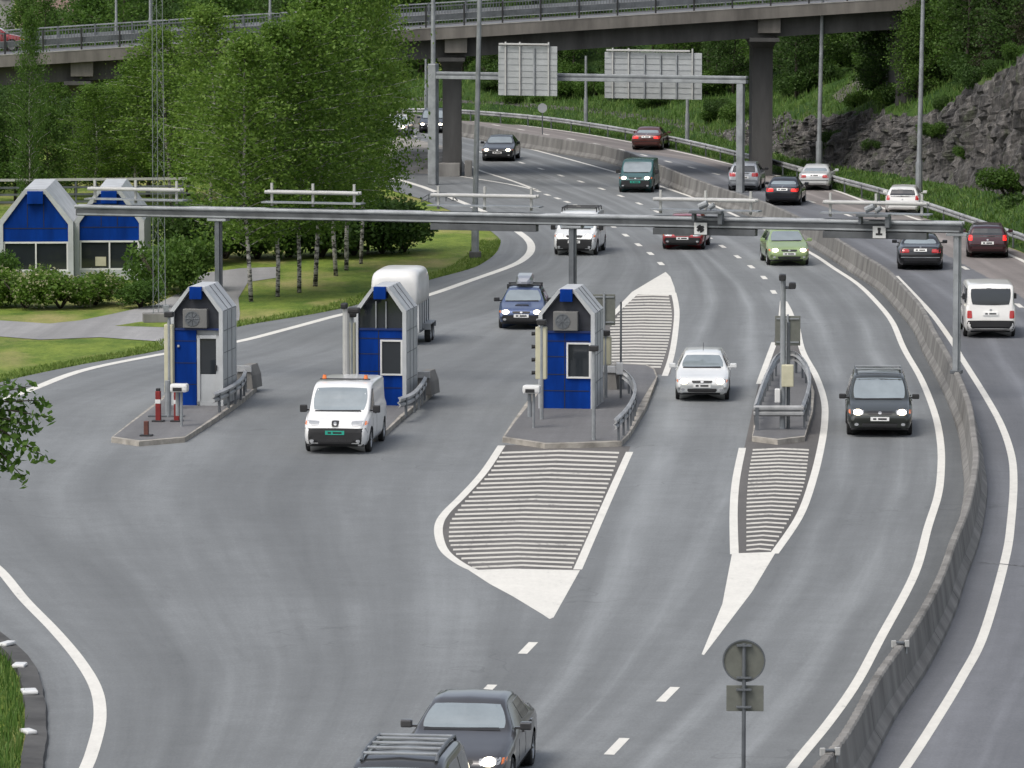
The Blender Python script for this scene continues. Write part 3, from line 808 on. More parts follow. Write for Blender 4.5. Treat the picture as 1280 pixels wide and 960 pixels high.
        b0 = len(vs)
        for i in rim: vs.append(g[i][0] + g[i][3] * depth)
        for k in range(len(rim)): fs.append((rim[k], b0 + k, b0 + (k + 1) % len(rim), rim[(k + 1) % len(rim)]))
        pb = MB(); pb.v = [tuple(v) for v in vs]; pb.f = fs
        return pb.build(pname, m, parent, False, True)
    def sq(x0, x1, z0, z1): return [(x0, z0), (x1, z0), (x1, z1), (x0, z1)]
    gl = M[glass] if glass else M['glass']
    tcz, thz = topf(K['tc']), topf(K['th'])
    wb, wt = hw * .81, rh * .92
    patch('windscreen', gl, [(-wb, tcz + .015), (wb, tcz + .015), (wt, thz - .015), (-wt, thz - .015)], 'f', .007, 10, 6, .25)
    patch('wiper', M['black'], [(-wb * .9, tcz - .005), (wb * .85, tcz - .005), (wb * .8, tcz + .035), (-wb * .88, tcz + .02)], 'f', .02, 8, 1)
    rz0, rz1 = K['rear'][2], None
    zt = topf(K['rear'][0]) - .02; zl = (topf(K['rear'][1]) if K.get('deck') else K['rear'][2] * sz) + .03
    gd = M['glass_dark']
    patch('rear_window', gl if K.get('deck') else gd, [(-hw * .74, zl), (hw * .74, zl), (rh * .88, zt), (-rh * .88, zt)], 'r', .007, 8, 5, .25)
    for q in K['win']:
        tb = (q[0] + q[1]) / 2; zb0 = beltf(tb) + .055; ztop = topf(min(.75, max(.48, (q[2] + q[3]) / 2))) - (.13 if Ht < 1.6 else .17)
        quad = [((q[0] - .5) * L, zb0), ((q[1] - .5) * L, zb0), ((q[3] - .5) * L, ztop), ((q[2] - .5) * L, ztop)]
        for sd in (-1, 1): patch('side_window', gd, quad, 's', .006, 5, 3, .12, side=sd)
    if seams:
        for sd in (-1, 1):
            for t in sorted({q[1] + .01 for q in K['win'][:2]} | {K['win'][0][0] + .015}):
                y = (t - .5) * L
                patch('door_seam', M['seam'], [(y, .3), (y + .018, .3), (y + .018, beltf(t)), (y, beltf(t))], 's', .003, 1, 5, side=sd)
            for q in K['win'][:2]:
                y = (q[1] - .035 - .5) * L
                patch('door_handle', trim and M['black'] or pm, sq(y - .09, y + .09, beltf(q[1]) - .10, beltf(q[1]) - .065), 's', .025, 2, 1, side=sd)
    # front
    f = lambda x: x * hw
    zh0, zh1 = (.60, .73) if Ht < 1.6 else ((.68, .83) if kind == 'mpv' else (.80, .95))
    zh0 *= min(1.03, sz); zh1 *= min(1.03, sz)
    for sx in (-1, 1):
        q = [(sx * f(.50), zh0), (sx * f(.86), zh0 + .02), (sx * f(.88), zh1), (sx * f(.47), zh1 - .015)]
        h = patch('headlight', M['lens'], q, 'f', .01, 5, 3, .35)
        if lit and h:
            cx, cz = sx * f(.66), (zh0 + zh1) / 2
            patch('bulb', M['lit'], sq(cx - .12, cx + .12, cz - .07, cz + .07), 'f', .018, 3, 3, .9, parent=h)
        patch('indicator', M['orange'], [(sx * f(.88), zh0 + .02), (sx * f(.955), zh0 + .04), (sx * f(.95), zh1 - .03), (sx * f(.885), zh1 - .02)], 'f', .012, 2, 2)
    patch('grille', pm if 'emblem' in extras else M['black'], [(f(-.36), zh0 + .01), (f(.36), zh0 + .01), (f(.40), zh1 - .035), (f(-.40), zh1 - .035)], 'f', .011, 6, 2, .3)
    if badge: patch('badge', M['rim'], sq(-.05, .05, zh0 + .02, zh1 - .04), 'f', .025, 2, 2, .9)
    tm_ = M[trim] if trim else pm
    if trim: patch('bumper', tm_, sq(f(-.96), f(.96), .27, zh0 - .05), 'f', .022, 12, 4, .15)
    patch('air_intake', M['black'], [(f(-.52), .29), (f(.52), .29), (f(.56), .40), (f(-.56), .40)], 'f', .03 if trim else .014, 6, 2, .2)
    patch('front_lip', M['black'], sq(f(-.86), f(.86), .205, .275), 'f', .026 if trim else .012, 8, 1)
    for sx in (-1, 1): patch('fog_lamp', M['lens'], sq(sx * f(.70) - .06, sx * f(.70) + .06, .33, .41), 'f', .032 if trim else .014, 2, 2, .8)
    pz = (zh0 + .40) / 2 - .045
    def plate_at(axis, z, m):
        pl = patch('number_plate', m, sq(-.26, .26, z, z + .11), axis, .036 if trim else .028, 2, 1)
        bx = [-.2, -.15, -.06, -.01, .05, .10, .15]
        mbp = None
        for i, x in enumerate(bx):
            pass
        ch = patch('plate_mark', M['ink'], sq(-.19, -.10, z + .03, z + .08), axis, .040 if trim else .032, 1, 1, parent=pl)
        ch = patch('plate_mark', M['ink'], sq(-.05, .19, z + .03, z + .08), axis, .040 if trim else .032, 1, 1, parent=pl)
    plate_at('f', pz, M['plate_green' if plate == 'green' else 'plate'])
    # rear
    t0, t1 = K['tail'][0] * sz, K['tail'][1] * sz
    for sx in (-1, 1):
        if boxy or kind == 'wagon' or kind == 'mpv': q = [(sx * f(.70), t0), (sx * f(.90), t0), (sx * f(.89), t1), (sx * f(.72), t1)]
        else: q = [(sx * f(.48), t0), (sx * f(.88), t0), (sx * f(.88), t1), (sx * f(.50), t1 - .02)]
        tl = patch('tail_light', M['brake'] if brake else M['red_lens'], q, 'r', .014, 4, 4, .25)
    rb0 = .30; rb1 = .56 if not boxy else .62
    patch('rear_bumper', M[trim] if trim else pm, sq(f(-.9), f(.9), rb0, rb1), 'r', .03, 10, 3, .15)
    patch('bumper_shade', M['black'], sq(f(-.86), f(.86), rb0 - .02, rb0 + .09), 'r', .034, 6, 1)
    if not boxy: patch('bumper_strip', M['steel'] if 'chrome' in extras else M['black'], sq(f(-.84), f(.84), rb1 - .04, rb1 - .012), 'r', .04, 8, 1)
    prz = K['plate_r'] * sz
    plate_at('r', prz, M['plate'])
    if badge: patch('badge', M['rim'], sq(-.045, .045, prz + .15, prz + .22), 'r', .015, 2, 2, .9)
    if kind != 'sedan': patch('rear_wiper', M['black'], [(-.02, zl + .02), (.3, zl + .03), (.3, zl + .045), (-.02, zl + .045)], 'r', .022, 3, 1)
    # door mirrors
    zm = beltf(K['tc'] + .06) + .10; ym = (K['tc'] + (.075 if not boxy else .055) - .5) * L
    mm = M['black'] if (mirror or trim) else pm
    for sx in (-1, 1):
        x = sx * (hw + .10)
        MB().box((x, ym, zm), (.20, .12, .14 if not boxy else .2), 0, .03).box((sx * (hw - .03), ym + .01, zm - .04), (.16, .05, .04)).build('door_mirror', mm, root)
    zr = Ht
    if 'rails' in extras:
        for sx in (-1, 1):
            mb = MB(); x = sx * rh * .88
            pts = [Vector((x, (t - .5) * L, topf(t) + (.0 if t in (.47, .88) else .055))) for t in (.47, .50, .60, .72, .85, .88)]
            mb.chain(pts, [.018] * 6, 6); mb.build('roof_rail', M['steel_dark'], root)
        for t in (.56, .76):
            MB().tube((-rh * .88, (t - .5) * L, topf(t) + .06), (rh * .88, (t - .5) * L, topf(t) + .06), .018).build('cross_bar', M['steel'], root)
    if 'rack' in extras:
        zt_ = topf(.6) + .12; y0, y1 = (.42 - .5) * L, (.8 - .5) * L
        mb = MB()
        for y in (y0, (y0 + y1) / 2, y1):
            mb.tube((-rh * .9, y, zt_), (rh * .9, y, zt_), .022)
            for sx in (-1, 1): mb.tube((sx * rh * .92, y, zt_ - .18), (sx * rh * .9, y, zt_), .022)
        for sx in (-1, 1): mb.chain([(sx * rh * .9, y0 - .1, zt_ + .02), (sx * rh * .9, y1, zt_ + .02)], [.022, .022])
        mb.build('roof_rack', M['black'], root)
    if 'slats' in extras:
        mb = MB(); zt_ = topf(.6) + .055
        for sx in (-1, 1):
            mb.chain([(sx * rh * .82, (t - .5) * L, topf(t) + (.0 if t in (.43, .9) else .06)) for t in (.43, .45, .6, .75, .88, .9)], [.03] * 6)
        mb.build('roof_rail', M['steel_dark'], root)
        for t in (.47, .56, .66, .76, .85):
            MB().box((0, (t - .5) * L, topf(t) + .06), (rh * 1.62, .10, .035), 0, .01).build('cross_bar', M['steel'], root)
    if 'beacons' in extras:
        yb_ = (.47 - .5) * L
        MB().box((0, yb_, Ht + .035), (rh * 1.75, .07, .035), 0, .01).build('roof_bar', M['black'], root)
        for sx in (-1, 1):
            MB().tube((sx * rh * .72, yb_, Ht + .05), (sx * rh * .72, yb_, Ht + .15), .065, .045, 12).build('beacon', M['orange'], root)
    if 'antenna' in extras:
        MB().tube((0, (.5 - .5) * L, Ht), (0, (.55 - .5) * L, Ht + .22), .008).build('antenna', M['black'], root)
    if 'roofbox' in extras:
        mb = MB(); y0, y1 = (.44 - .5) * L, (.9 - .5) * L
        vs = []; secs = [(0, .12, .08), (.06, .24, .2), (.25, .30, .27), (.8, .30, .29), (.95, .27, .24), (1, .2, .12)]
        for t, w, h in secs:
            y = y0 + (y1 - y0) * t; z = Ht + .10
            vs += [(-w, y, z), (-w, y, z + h * .5), (-w * .8, y, z + h), (w * .8, y, z + h), (w, y, z + h * .5), (w, y, z)]
        fs = [(i * 6 + k, i * 6 + (k + 1) % 6, (i + 1) * 6 + (k + 1) % 6, (i + 1) * 6 + k) for i in range(5) for k in range(6)] + [tuple(range(6)), tuple(range(35, 29, -1))]
        mb.add(vs, fs); mb.build('roof_box', paint((.24, .25, .28), .3), root, False, True)
        for t in (.5, .78):
            MB().box((0, (t - .5) * L, topf(t) + .065), (rh * 2.1, .07, .05), 0, .012).box((rh * .98, (t - .5) * L, topf(t) - .01), (.07, .1, .12), 0, .02).box((-rh * .98, (t - .5) * L, topf(t) - .01), (.07, .1, .12), 0, .02).build('roof_bar', M['black'], root)
    if 'bonnet_scoop' in extras:
        patch('bonnet_scoop', M['black'], [(-.26, (.12 - .5) * L), (.26, (.12 - .5) * L), (.22, (.15 - .5) * L), (-.22, (.15 - .5) * L)], 't', .02, 3, 2, .3)
    if 'emblem' in extras:
        patch('grille_emblem', M['ink'], [(-.09, zh0 - .01), (.09, zh0 - .01), (.11, zh1), (-.11, zh1)], 'f', .03, 3, 3, .4)
        e = patch('lion_mark', M['rim'], [(-.03, zh0 + .03), (.05, zh0 + .02), (.03, zh1 - .03), (-.05, zh1 - .03)], 'f', .036, 3, 3, .5)
    return root

def build_vehicles():
    Bk = (.012, .012, .014); out = []
    car('estate_car', 'dark grey car with silver slatted roof rails at the bottom edge', 'car', 'mpv', (.055, .056, .058), 486, 1096, -7, W=1.84, H=1.66, L=4.6, metal=.5, extras=('slats',))
    car('saloon_car', 'charcoal saloon car with lit headlights behind the car with slatted roof rails', 'car', 'sedan', (.075, .073, .075), 574, 990, -7.5, W=1.86, H=1.43, L=4.6, metal=.6, lit=True)
    car('delivery_van', 'white delivery van with two orange roof beacons passing the toll booths', 'van', 'van', (.66, .66, .65), 424, 564, -6.0, W=1.81, H=1.82, L=4.45, metal=0, plate='green', trim='black', extras=('beacons', 'emblem'), badge=False)
    car('estate_car', 'white estate car driving between the third booth and the crash barrier', 'car', 'wagon', (.64, .65, .64), 878, 499, -3, W=1.64, H=1.34, L=4.5, metal=0, lit=True, extras=('antenna',))
    car('minivan', 'dark green-grey minivan with lit headlights and roof rails in the right lane', 'car', 'mpv', (.036, .040, .034), 1099, 543, -3.2, W=1.86, H=1.62, L=4.7, metal=.5, lit=True, extras=('rails',), mirror=True)
    car('hatchback_car', 'dark blue car carrying a grey roof box behind the toll booths', 'car', 'hatch', (.085, .12, .23), 653, 410, -3, W=1.66, H=1.36, L=4.1, metal=.5, lit=True, trim='black', extras=('roofbox', 'bonnet_scoop'), mirror=True)
    car('delivery_van', 'white van with black ladder rack seen below the toll gantry', 'van', 'van', (.70, .71, .70), 720.5, 318, -8, W=1.84, H=1.78, L=4.3, metal=0, trim='black', lit=True, extras=('rack',))
    car('hatchback_car', 'red car half hidden by the gantry beam', 'car', 'hatch', (.26, .015, .02), 855, 311, -7, W=1.84, H=1.42, L=4.2, trim='black', badge=False)
    car('hatchback_car', 'pale green hatchback with lit headlights below the gantry', 'car', 'hatch', (.27, .36, .16), 984, 331, None, W=1.74, H=1.42, L=4.0, metal=.3, lit=True)
    car('delivery_van', 'dark teal van with green number plate in the outer lane', 'van', 'van', (.020, .085, .085), 796, 240, -7.5, W=1.80, H=1.64, L=4.2, metal=.2, trim='black', plate='green', lit=True)
    car('saloon_car', 'black saloon car with lit headlights coming out from under the bridge', 'car', 'sedan', (.018, .02, .022), 623.5, 201, -6, W=1.88, H=1.42, L=4.6, metal=.3, lit=True)
    car('off_road_car', 'dark tall car with headlights on beside the left bridge pillar', 'car', 'mpv', (.03, .035, .045), 541, 166, -5, W=1.75, H=1.52, L=4.4, metal=.3, lit=True)
    car('saloon_car', 'white car appearing from behind the birch trees under the bridge', 'car', 'sedan', (.66, .66, .65), 494, 170, -5, W=1.74, H=1.3, L=4.4, metal=0, lit=True)
    A = dict(away=True)
    car('minibus', 'white boxy minibus seen from behind at the right edge', 'van', 'bus_van', (.72, .71, .68), 1236, 420, None, W=1.80, H=1.86, L=4.7, metal=0, mirror=True, trim='black', **A)
    car('saloon_car', 'black saloon car driving away beside the right gantry post', 'car', 'sedan', (.012, .012, .014), 1150, 336, -4, W=1.86, H=1.38, L=4.7, metal=.3, extras=('chrome',), **A)
    car('estate_car', 'dark maroon estate car driving away beside the guardrail', 'car', 'wagon', (.045, .012, .016), 1234, 321, -5, W=1.78, H=1.38, L=4.5, metal=.4, brake=True, **A)
    car('estate_car', 'white estate car driving away behind the gantry camera unit', 'car', 'wagon', (.66, .66, .64), 1129, 268, -7, W=1.7, H=1.36, L=4.5, metal=0, **A)
    car('saloon_car', 'silver white saloon car driving away along the guardrail', 'car', 'sedan', (.52, .53, .52), 1019.5, 237, -8, W=1.70, H=1.28, L=4.5, metal=.2, **A)
    car('saloon_car', 'black saloon car driving away between two pale cars', 'car', 'sedan', (.012, .013, .018), 979.5, 256, -8, W=1.76, H=1.34, L=4.4, metal=.3, brake=True, **A)
    car('hatchback_car', 'silver hatchback driving away behind the sign gantry post', 'car', 'hatch', (.40, .42, .44), 931, 238, -8, W=1.68, H=1.46, L=3.9, metal=.5, mirror=True, **A)
    car('saloon_car', 'dark brown red saloon car farthest up the carriageway leading away', 'car', 'sedan', (.085, .025, .02), 810, 187, -9, W=1.86, H=1.34, L=4.6, metal=.3, brake=True, **A)
def build_trailer():
    P = at(494, 432)
    r = thing('horse_trailer', 'white horse trailer with rounded roof behind the second toll booth', 'trailer', P, R(-6))
    # roof and nose: rounded white shell
    secs = []  # (y, half width, z low, z high)
    prof = [(-.1, .70, 1.5, 2.22), (-.03, .78, 1.42, 2.42), (.14, .83, 1.40, 2.53), (.6, .83, 1.40, 2.55), (1.6, .83, 1.40, 2.55), (2.6, .83, 1.40, 2.53), (2.9, .80, 1.42, 2.45), (3.0, .70, 1.5, 2.3)]
    V = []; n = 18
    for y, w, z0, z1 in prof:
        for k in range(n):
            t = k / (n - 1); a = math.pi * t
            cx = math.cos(a); sx = math.sin(a)
            x = w * math.copysign(abs(cx) ** .30, cx); z = z0 + (z1 - z0) * abs(sx) ** .36
            V.append((x, y, z))
    Fc = [(i * n + k, i * n + (k + 1) % n, (i + 1) * n + (k + 1) % n, (i + 1) * n + k) for i in range(len(prof) - 1) for k in range(n)]
    Fc += [tuple(range(n)), tuple(range(len(prof) * n - 1, (len(prof) - 1) * n - 1, -1))]
    mb = MB(); mb.add(V, Fc); mb.build('roof_shell', M['white_plastic'], r, True, True)
    MB().box((0, 1.5, .93), (1.62, 2.9, 1.0), 0, .03).build('body', M['trailer_side'], r)
    for sx in (-1, 1):
        mb = MB()
        for y in (.15, .75, 1.35, 1.95, 2.55): mb.box((sx * .822, y, .95), (.03, .06, .98))
        mb.box((sx * .825, 1.5, .47), (.03, 2.9, .07))
        mb.build('side_frame', M['steel_dark'], r)
    mb = MB()
    for x in (-.5, 0, .5): mb.box((x, .04, .95), (.05, .03, .95))
    mb.build('front_frame', M['steel_dark'], r)
    tm, rm = wheel_meshes(.29)
    for sx in (-1, 1):
        for y in (1.55, 2.2):
            w = ob('wheel', tm, r); w.location = (sx * .93, y, .29)
            if sx < 0: w.rotation_euler = (0, 0, math.pi)
            ob('rim', rm, w)
        MB().box((sx * .94, 1.87, .64), (.26, 1.45, .05), 0, .015).box((sx * .94, 1.13, .55), (.26, .04, .2)).box((sx * .94, 2.61, .55), (.26, .04, .2)).build('mudguard', M['steel'], r)
        MB().box((sx * .7, -.02, .62), (.08, .05, .08), 0, .01).build('marker_lamp', M['lens'], r)
    MB().box((0, 1.5, .4), (1.3, 2.8, .1)).tube((0, 0, .42), (0, -1.3, .42), .045).tube((-.5, .1, .42), (0, -1.0, .42), .035).tube((.5, .1, .42), (0, -1.0, .42), .035).build('drawbar', M['steel_dark'], r)
    MB().tube((0, -.9, .02), (0, -.9, .62), .03).build('jockey_wheel', M['steel_dark'], r)

def build_bridge_car():
    Y = 268.5
    p = atY(16, 64, Y)
    car('hatchback_car', 'dark red car crossing the bridge behind the railing', 'car', 'hatch', (.20, .02, .022), 0, 0, 91.5, W=1.75, H=1.42, L=4.1, base=(p.x, Y, p.z), seams=False)
# ------------------------------------------------------------------ toll booths, gantries, bridge, street furniture
def gable(hw, eave, top, flat, z0=0.0):
    return [(-hw, z0), (hw, z0), (hw, eave), (flat, top), (-flat, top), (-hw, eave)]
def inset_gable(hw, eave, top, flat, t, z0):
    return [(-hw + t, z0), (hw - t, z0), (hw - t, eave - t * .42), (flat - t * .2, top - t), (-flat + t * .2, top - t), (-hw + t, eave - t * .42)]
def ring(mb, A, B, y0, y1):
    n = len(A)
    for i in range(n):
        if i == 0: continue
        j = (i + 1) % n
        a0, a1, b0, b1 = A[i], A[j], B[i], B[j]
        vs = [(a0[0], y0, a0[1]), (a1[0], y0, a1[1]), (b1[0], y0, b1[1]), (b0[0], y0, b0[1]), (a0[0], y1, a0[1]), (a1[0], y1, a1[1]), (b1[0], y1, b1[1]), (b0[0], y1, b0[1])]
        mb.add(vs, [(0, 1, 2, 3), (7, 6, 5, 4), (0, 4, 5, 1), (3, 2, 6, 7)])
def booth(px, py, label, door=False, W=1.58, D=2.1, ac=True):
    P = at(px, py, .144)
    r = thing('toll_booth', label, 'toll booth', P, R(-8), 'toll booths on the traffic islands')
    hw, ev, tp, fl = W / 2, 2.80, 3.50, .24
    A = gable(hw, ev, tp, fl); I = inset_gable(hw, ev, tp, fl, .115, 0)
    MB().extrude([(x * .985, z - .012 if z > 1 else z) for x, z in I], .2, D - .04).build('cabin', M['lightgrey'], r, False, True)
    mb = MB(); ring(mb, A, I, 0, .16); mb.build('front_frame', M['lightgrey'], r, False, True)
    mb = MB(); ring(mb, A, I, D - .12, D); mb.build('rear_frame', M['lightgrey'], r, False, True)
    # roof sheets and sides run from front to back between the frames
    mb = MB(); mb2 = MB()
    for i in (2, 3, 4):
        a0, a1, b0, b1 = A[i], A[i + 1], I[i], I[i + 1]
        mb.add([(q[0], y, q[1]) for y in (.162, D - .122) for q in (a0, a1, b1, b0)], [(0, 1, 2, 3), (7, 6, 5, 4), (0, 4, 5, 1), (1, 5, 6, 2), (2, 6, 7, 3), (3, 7, 4, 0)])
    mb.build('roof', M['roofgrey'], r, False, True)
    for sx in (-1, 1):
        mb2.box((sx * (hw - .055), D / 2 + .02, ev / 2 - .01), (.09, D - .29, ev - .03))
    mb2.build('side_wall', M['lightgrey'], r)
    sm = MB()
    for sx in (-1, 1):
        for z in (.75, 1.55, 2.2): sm.box((sx * (hw - .008), D / 2, z), (.012, D - .3, .018))
        for y in (.75, 1.4): sm.box((sx * (hw - .007), y, ev / 2), (.012, .018, ev - .1))
    for y in (.78, 1.42):
        n = (A[3][0] - A[2][0], A[3][1] - A[2][1]); L = math.hypot(*n)
        for sx in (-1, 1):
            m = Matrix.Translation((sx * (hw + fl) / 2, y, (ev + tp) / 2)) @ Matrix.Rotation(sx * math.atan2(tp - ev, hw - fl), 4, 'Y')
            sm.box((0, 0, .006), (L * .98, .03, .02), mtx=m)
    sm.build('panel_joint', M['steel_dark'], r)
    iw = hw - .115
    zr = 2.22                                        # blue front below, dark gable recess above
    if door:
        MB().box((-iw / 2 - .02 + .0, .12, zr / 2), (iw + .0, .08, zr), 0, .0).build('front_panel', M['blue'], r)
        d = MB(); x0, x1 = .0, iw - .0
        for c, s in (((x0 + .05, .09, 1.04), (.09, .1, 2.08)), ((x1 - .05, .09, 1.04), (.09, .1, 2.08)), (((x0 + x1) / 2, .09, 2.03), (x1 - x0, .1, .1)), (((x0 + x1) / 2, .09, .06), (x1 - x0, .1, .12))): d.box(c, s)
        dm = d.build('door', M['lightgrey'], r)
        cx = (x0 + x1) / 2; w = x1 - x0 - .2
        MB().box((cx, .10, .52), (w, .05, .80), 0, .008).build('kick_panel', M['lightgrey'], dm)
        MB().box((cx, .10, 1.45), (w, .04, 1.04)).build('door_glass', M['glass_dark'], dm)
        MB().box((x1 - .09, .02, 1.12), (.05, .06, .16), 0, .012).build('door_handle', M['black'], dm)
        MB().box((cx, .03, -.05), (x1 - x0 + .1, .3, .06), 0, .01).build('doorstep', M['steel'], r)
        sm = MB()
        for z in (.62, 1.25, 1.9): sm.box((-iw / 2 - .02, .078, z), (iw, .012, .02))
        sm.build('front_joint', M['seam'], r)
        MB().box((-.55, .05, 1.75), (.07, .05, .07), 0, .012).build('push_button', M['lens'], r)
    else:
        MB().box((0, .12, zr / 2), (iw * 2, .08, zr)).build('front_panel', M['blue'], r)
        sm = MB()
        for z in (.52, 1.0, 1.52, 1.98): sm.box((-.02, .078, z), (iw * 2 - .06, .012, .022))
        for x in (-.06,): sm.box((x, .0775, zr / 2), (.022, .012, zr - .02))
        sm.build('front_joint', M['seam'], r)
        wf = MB(); x0, x1, z0, z1 = .02, iw - .03, .92, 1.92
        for c, s in (((x0, .06, (z0 + z1) / 2), (.05, .09, z1 - z0 + .05)), ((x1, .06, (z0 + z1) / 2), (.05, .09, z1 - z0 + .05)), (((x0 + x1) / 2, .06, z0), (x1 - x0 - .05, .09, .05)), (((x0 + x1) / 2, .06, z1), (x1 - x0 - .05, .09, .05))): wf.box(c, s)
        w = wf.build('window', M['white_plastic'], r)
        MB().box(((x0 + x1) / 2, .066, (z0 + z1) / 2), (x1 - x0 - .05, .02, z1 - z0 - .05)).build('window_pane', M['glass_dark'], w)
    g = [(-iw + .01, zr), (iw - .01, zr), (iw - .01, ev - .05), (fl - .05, tp - .14), (-fl + .05, tp - .14), (-iw + .01, ev - .05)]
    MB().extrude(g, .165, .198).build('gable_recess', M['recess'] if ac else M['glass_dark'], r, False, True)
    MB().box((0, .10, zr + .03), (iw * 2 - .02, .10, .06)).build('ledge', M['blue_dark'], r)
    MB().box((0, -.03, tp - .17), (.36, .20, .36), 0, .01).build('ridge_box', M['blue'], r)
    if ac:
        a = MB().box((-.02, .03, zr + .36), (.72, .3, .56), 0, .02).build('air_conditioner', M['ac'], r)
        n = 20; c = (-.10, -.125, zr + .36); vs = []
        for rad, yy in ((.22, 0), (.22, -.015), (.19, -.015), (.19, 0.0)):
            for k in range(n):
                t = 2 * math.pi * k / n; vs.append((c[0] + rad * math.cos(t), c[1] + yy, c[2] + rad * math.sin(t)))
        fb = MB(); fb.add(vs, [(j * n + k, j * n + (k + 1) % n, (j + 1) * n + (k + 1) % n, (j + 1) * n + k) for j in range(3) for k in range(n)] + [tuple(range(3 * n, 4 * n))])
        for k in range(4):
            t = math.pi * k / 4
            fb.tube((c[0] - .2 * math.cos(t), c[1] - .012, c[2] - .2 * math.sin(t)), (c[0] + .2 * math.cos(t), c[1] - .012, c[2] + .2 * math.sin(t)), .008)
        fb.build('fan_grille', M['steel_dark'], a)
    else:
        for x in (-.14, .16):
            MB().box((x, .10, zr + .45), (.035, .06, .8)).build('glazing_bar', M['steel'], r)
    MB().box((0, D + .12, .55), (W * .9, .22, 1.1), 0, .02).build('service_box', M['concrete'], r)
    return r

def office(px, py, Y, label, W=2.75, ev=2.5, tp=3.75, D=7, rz=-6, box_in=False):
    P = at(px, py); P = Vector((atY(px, py, Y).x, Y, -.02))
    r = thing('office_building', label, 'building', P, R(rz))
    hw, fl = W / 2, .42
    A = gable(hw, ev, tp, fl); I = inset_gable(hw, ev, tp, fl, .2, 0)
    MB().extrude([(x * .985, z - .012 if z > 1 else z) for x, z in I], .2, D - .04).build('wall', M['lightgrey'], r, False, True)
    mb = MB(); ring(mb, A, I, 0, .2); mb.build('front_frame', M['lightgrey'], r, False, True)
    mb = MB()
    for i in (1, 2, 3, 4, 5):
        j = (i + 1) % 6
        a0, a1, b0, b1 = A[i], A[j], I[i], I[j]
        mb.add([(q[0], y, q[1]) for y in (.202, D) for q in (a0, a1, b1, b0)], [(0, 1, 2, 3), (7, 6, 5, 4), (0, 4, 5, 1), (1, 5, 6, 2), (2, 6, 7, 3), (3, 7, 4, 0)])
    mb.build('roof', M['roofgrey'], r, False, True)
    iw = hw - .2; zw = 1.58
    g = [(-iw + .005, zw), (iw - .005, zw), (iw - .005, ev - .09), (fl - .05, tp - .21), (-fl + .05, tp - .21), (-iw + .005, ev - .09)]
    MB().extrude(g, .1, .19).build('gable_panel', M['blue'], r, False, True)
    sm = MB().box((0, .094, 2.1), (iw * 2 - .1, .012, .03))
    for x in (-.32, .32): sm.box((x, .0935, 2.75), (.025, .012, 1.2))
    sm.build('panel_joint', M['seam'], r)
    MB().box((0, -.02, tp - .33), (.62, .2, .5), 0, .012).build('ridge_box', M['blue'], r)
    z0 = .42
    f = MB()
    for x in (-iw + .04, 0, iw - .04): f.box((x, .12, (z0 + zw) / 2), (.06, .1, zw - z0 - .1))
    f.box((0, .12, z0 + .03), (iw * 2, .12, .06)).box((0, .12, zw - .04), (iw * 2, .1, .07))
    w = f.build('window', M['white_plastic'], r)
    MB().box((0, .14, (z0 + zw) / 2), (iw * 2 - .1, .02, zw - z0 - .08)).build('window_pane', M['glass_dark'], w)
    MB().box((0, .12, z0 / 2), (iw * 2, .14, z0)).build('base_panel', M['lightgrey'], r)
    if box_in: MB().box((-.35, .105, z0 + .33), (.42, .02, .36)).build('cardboard_box', M['beige'], w)
    return r

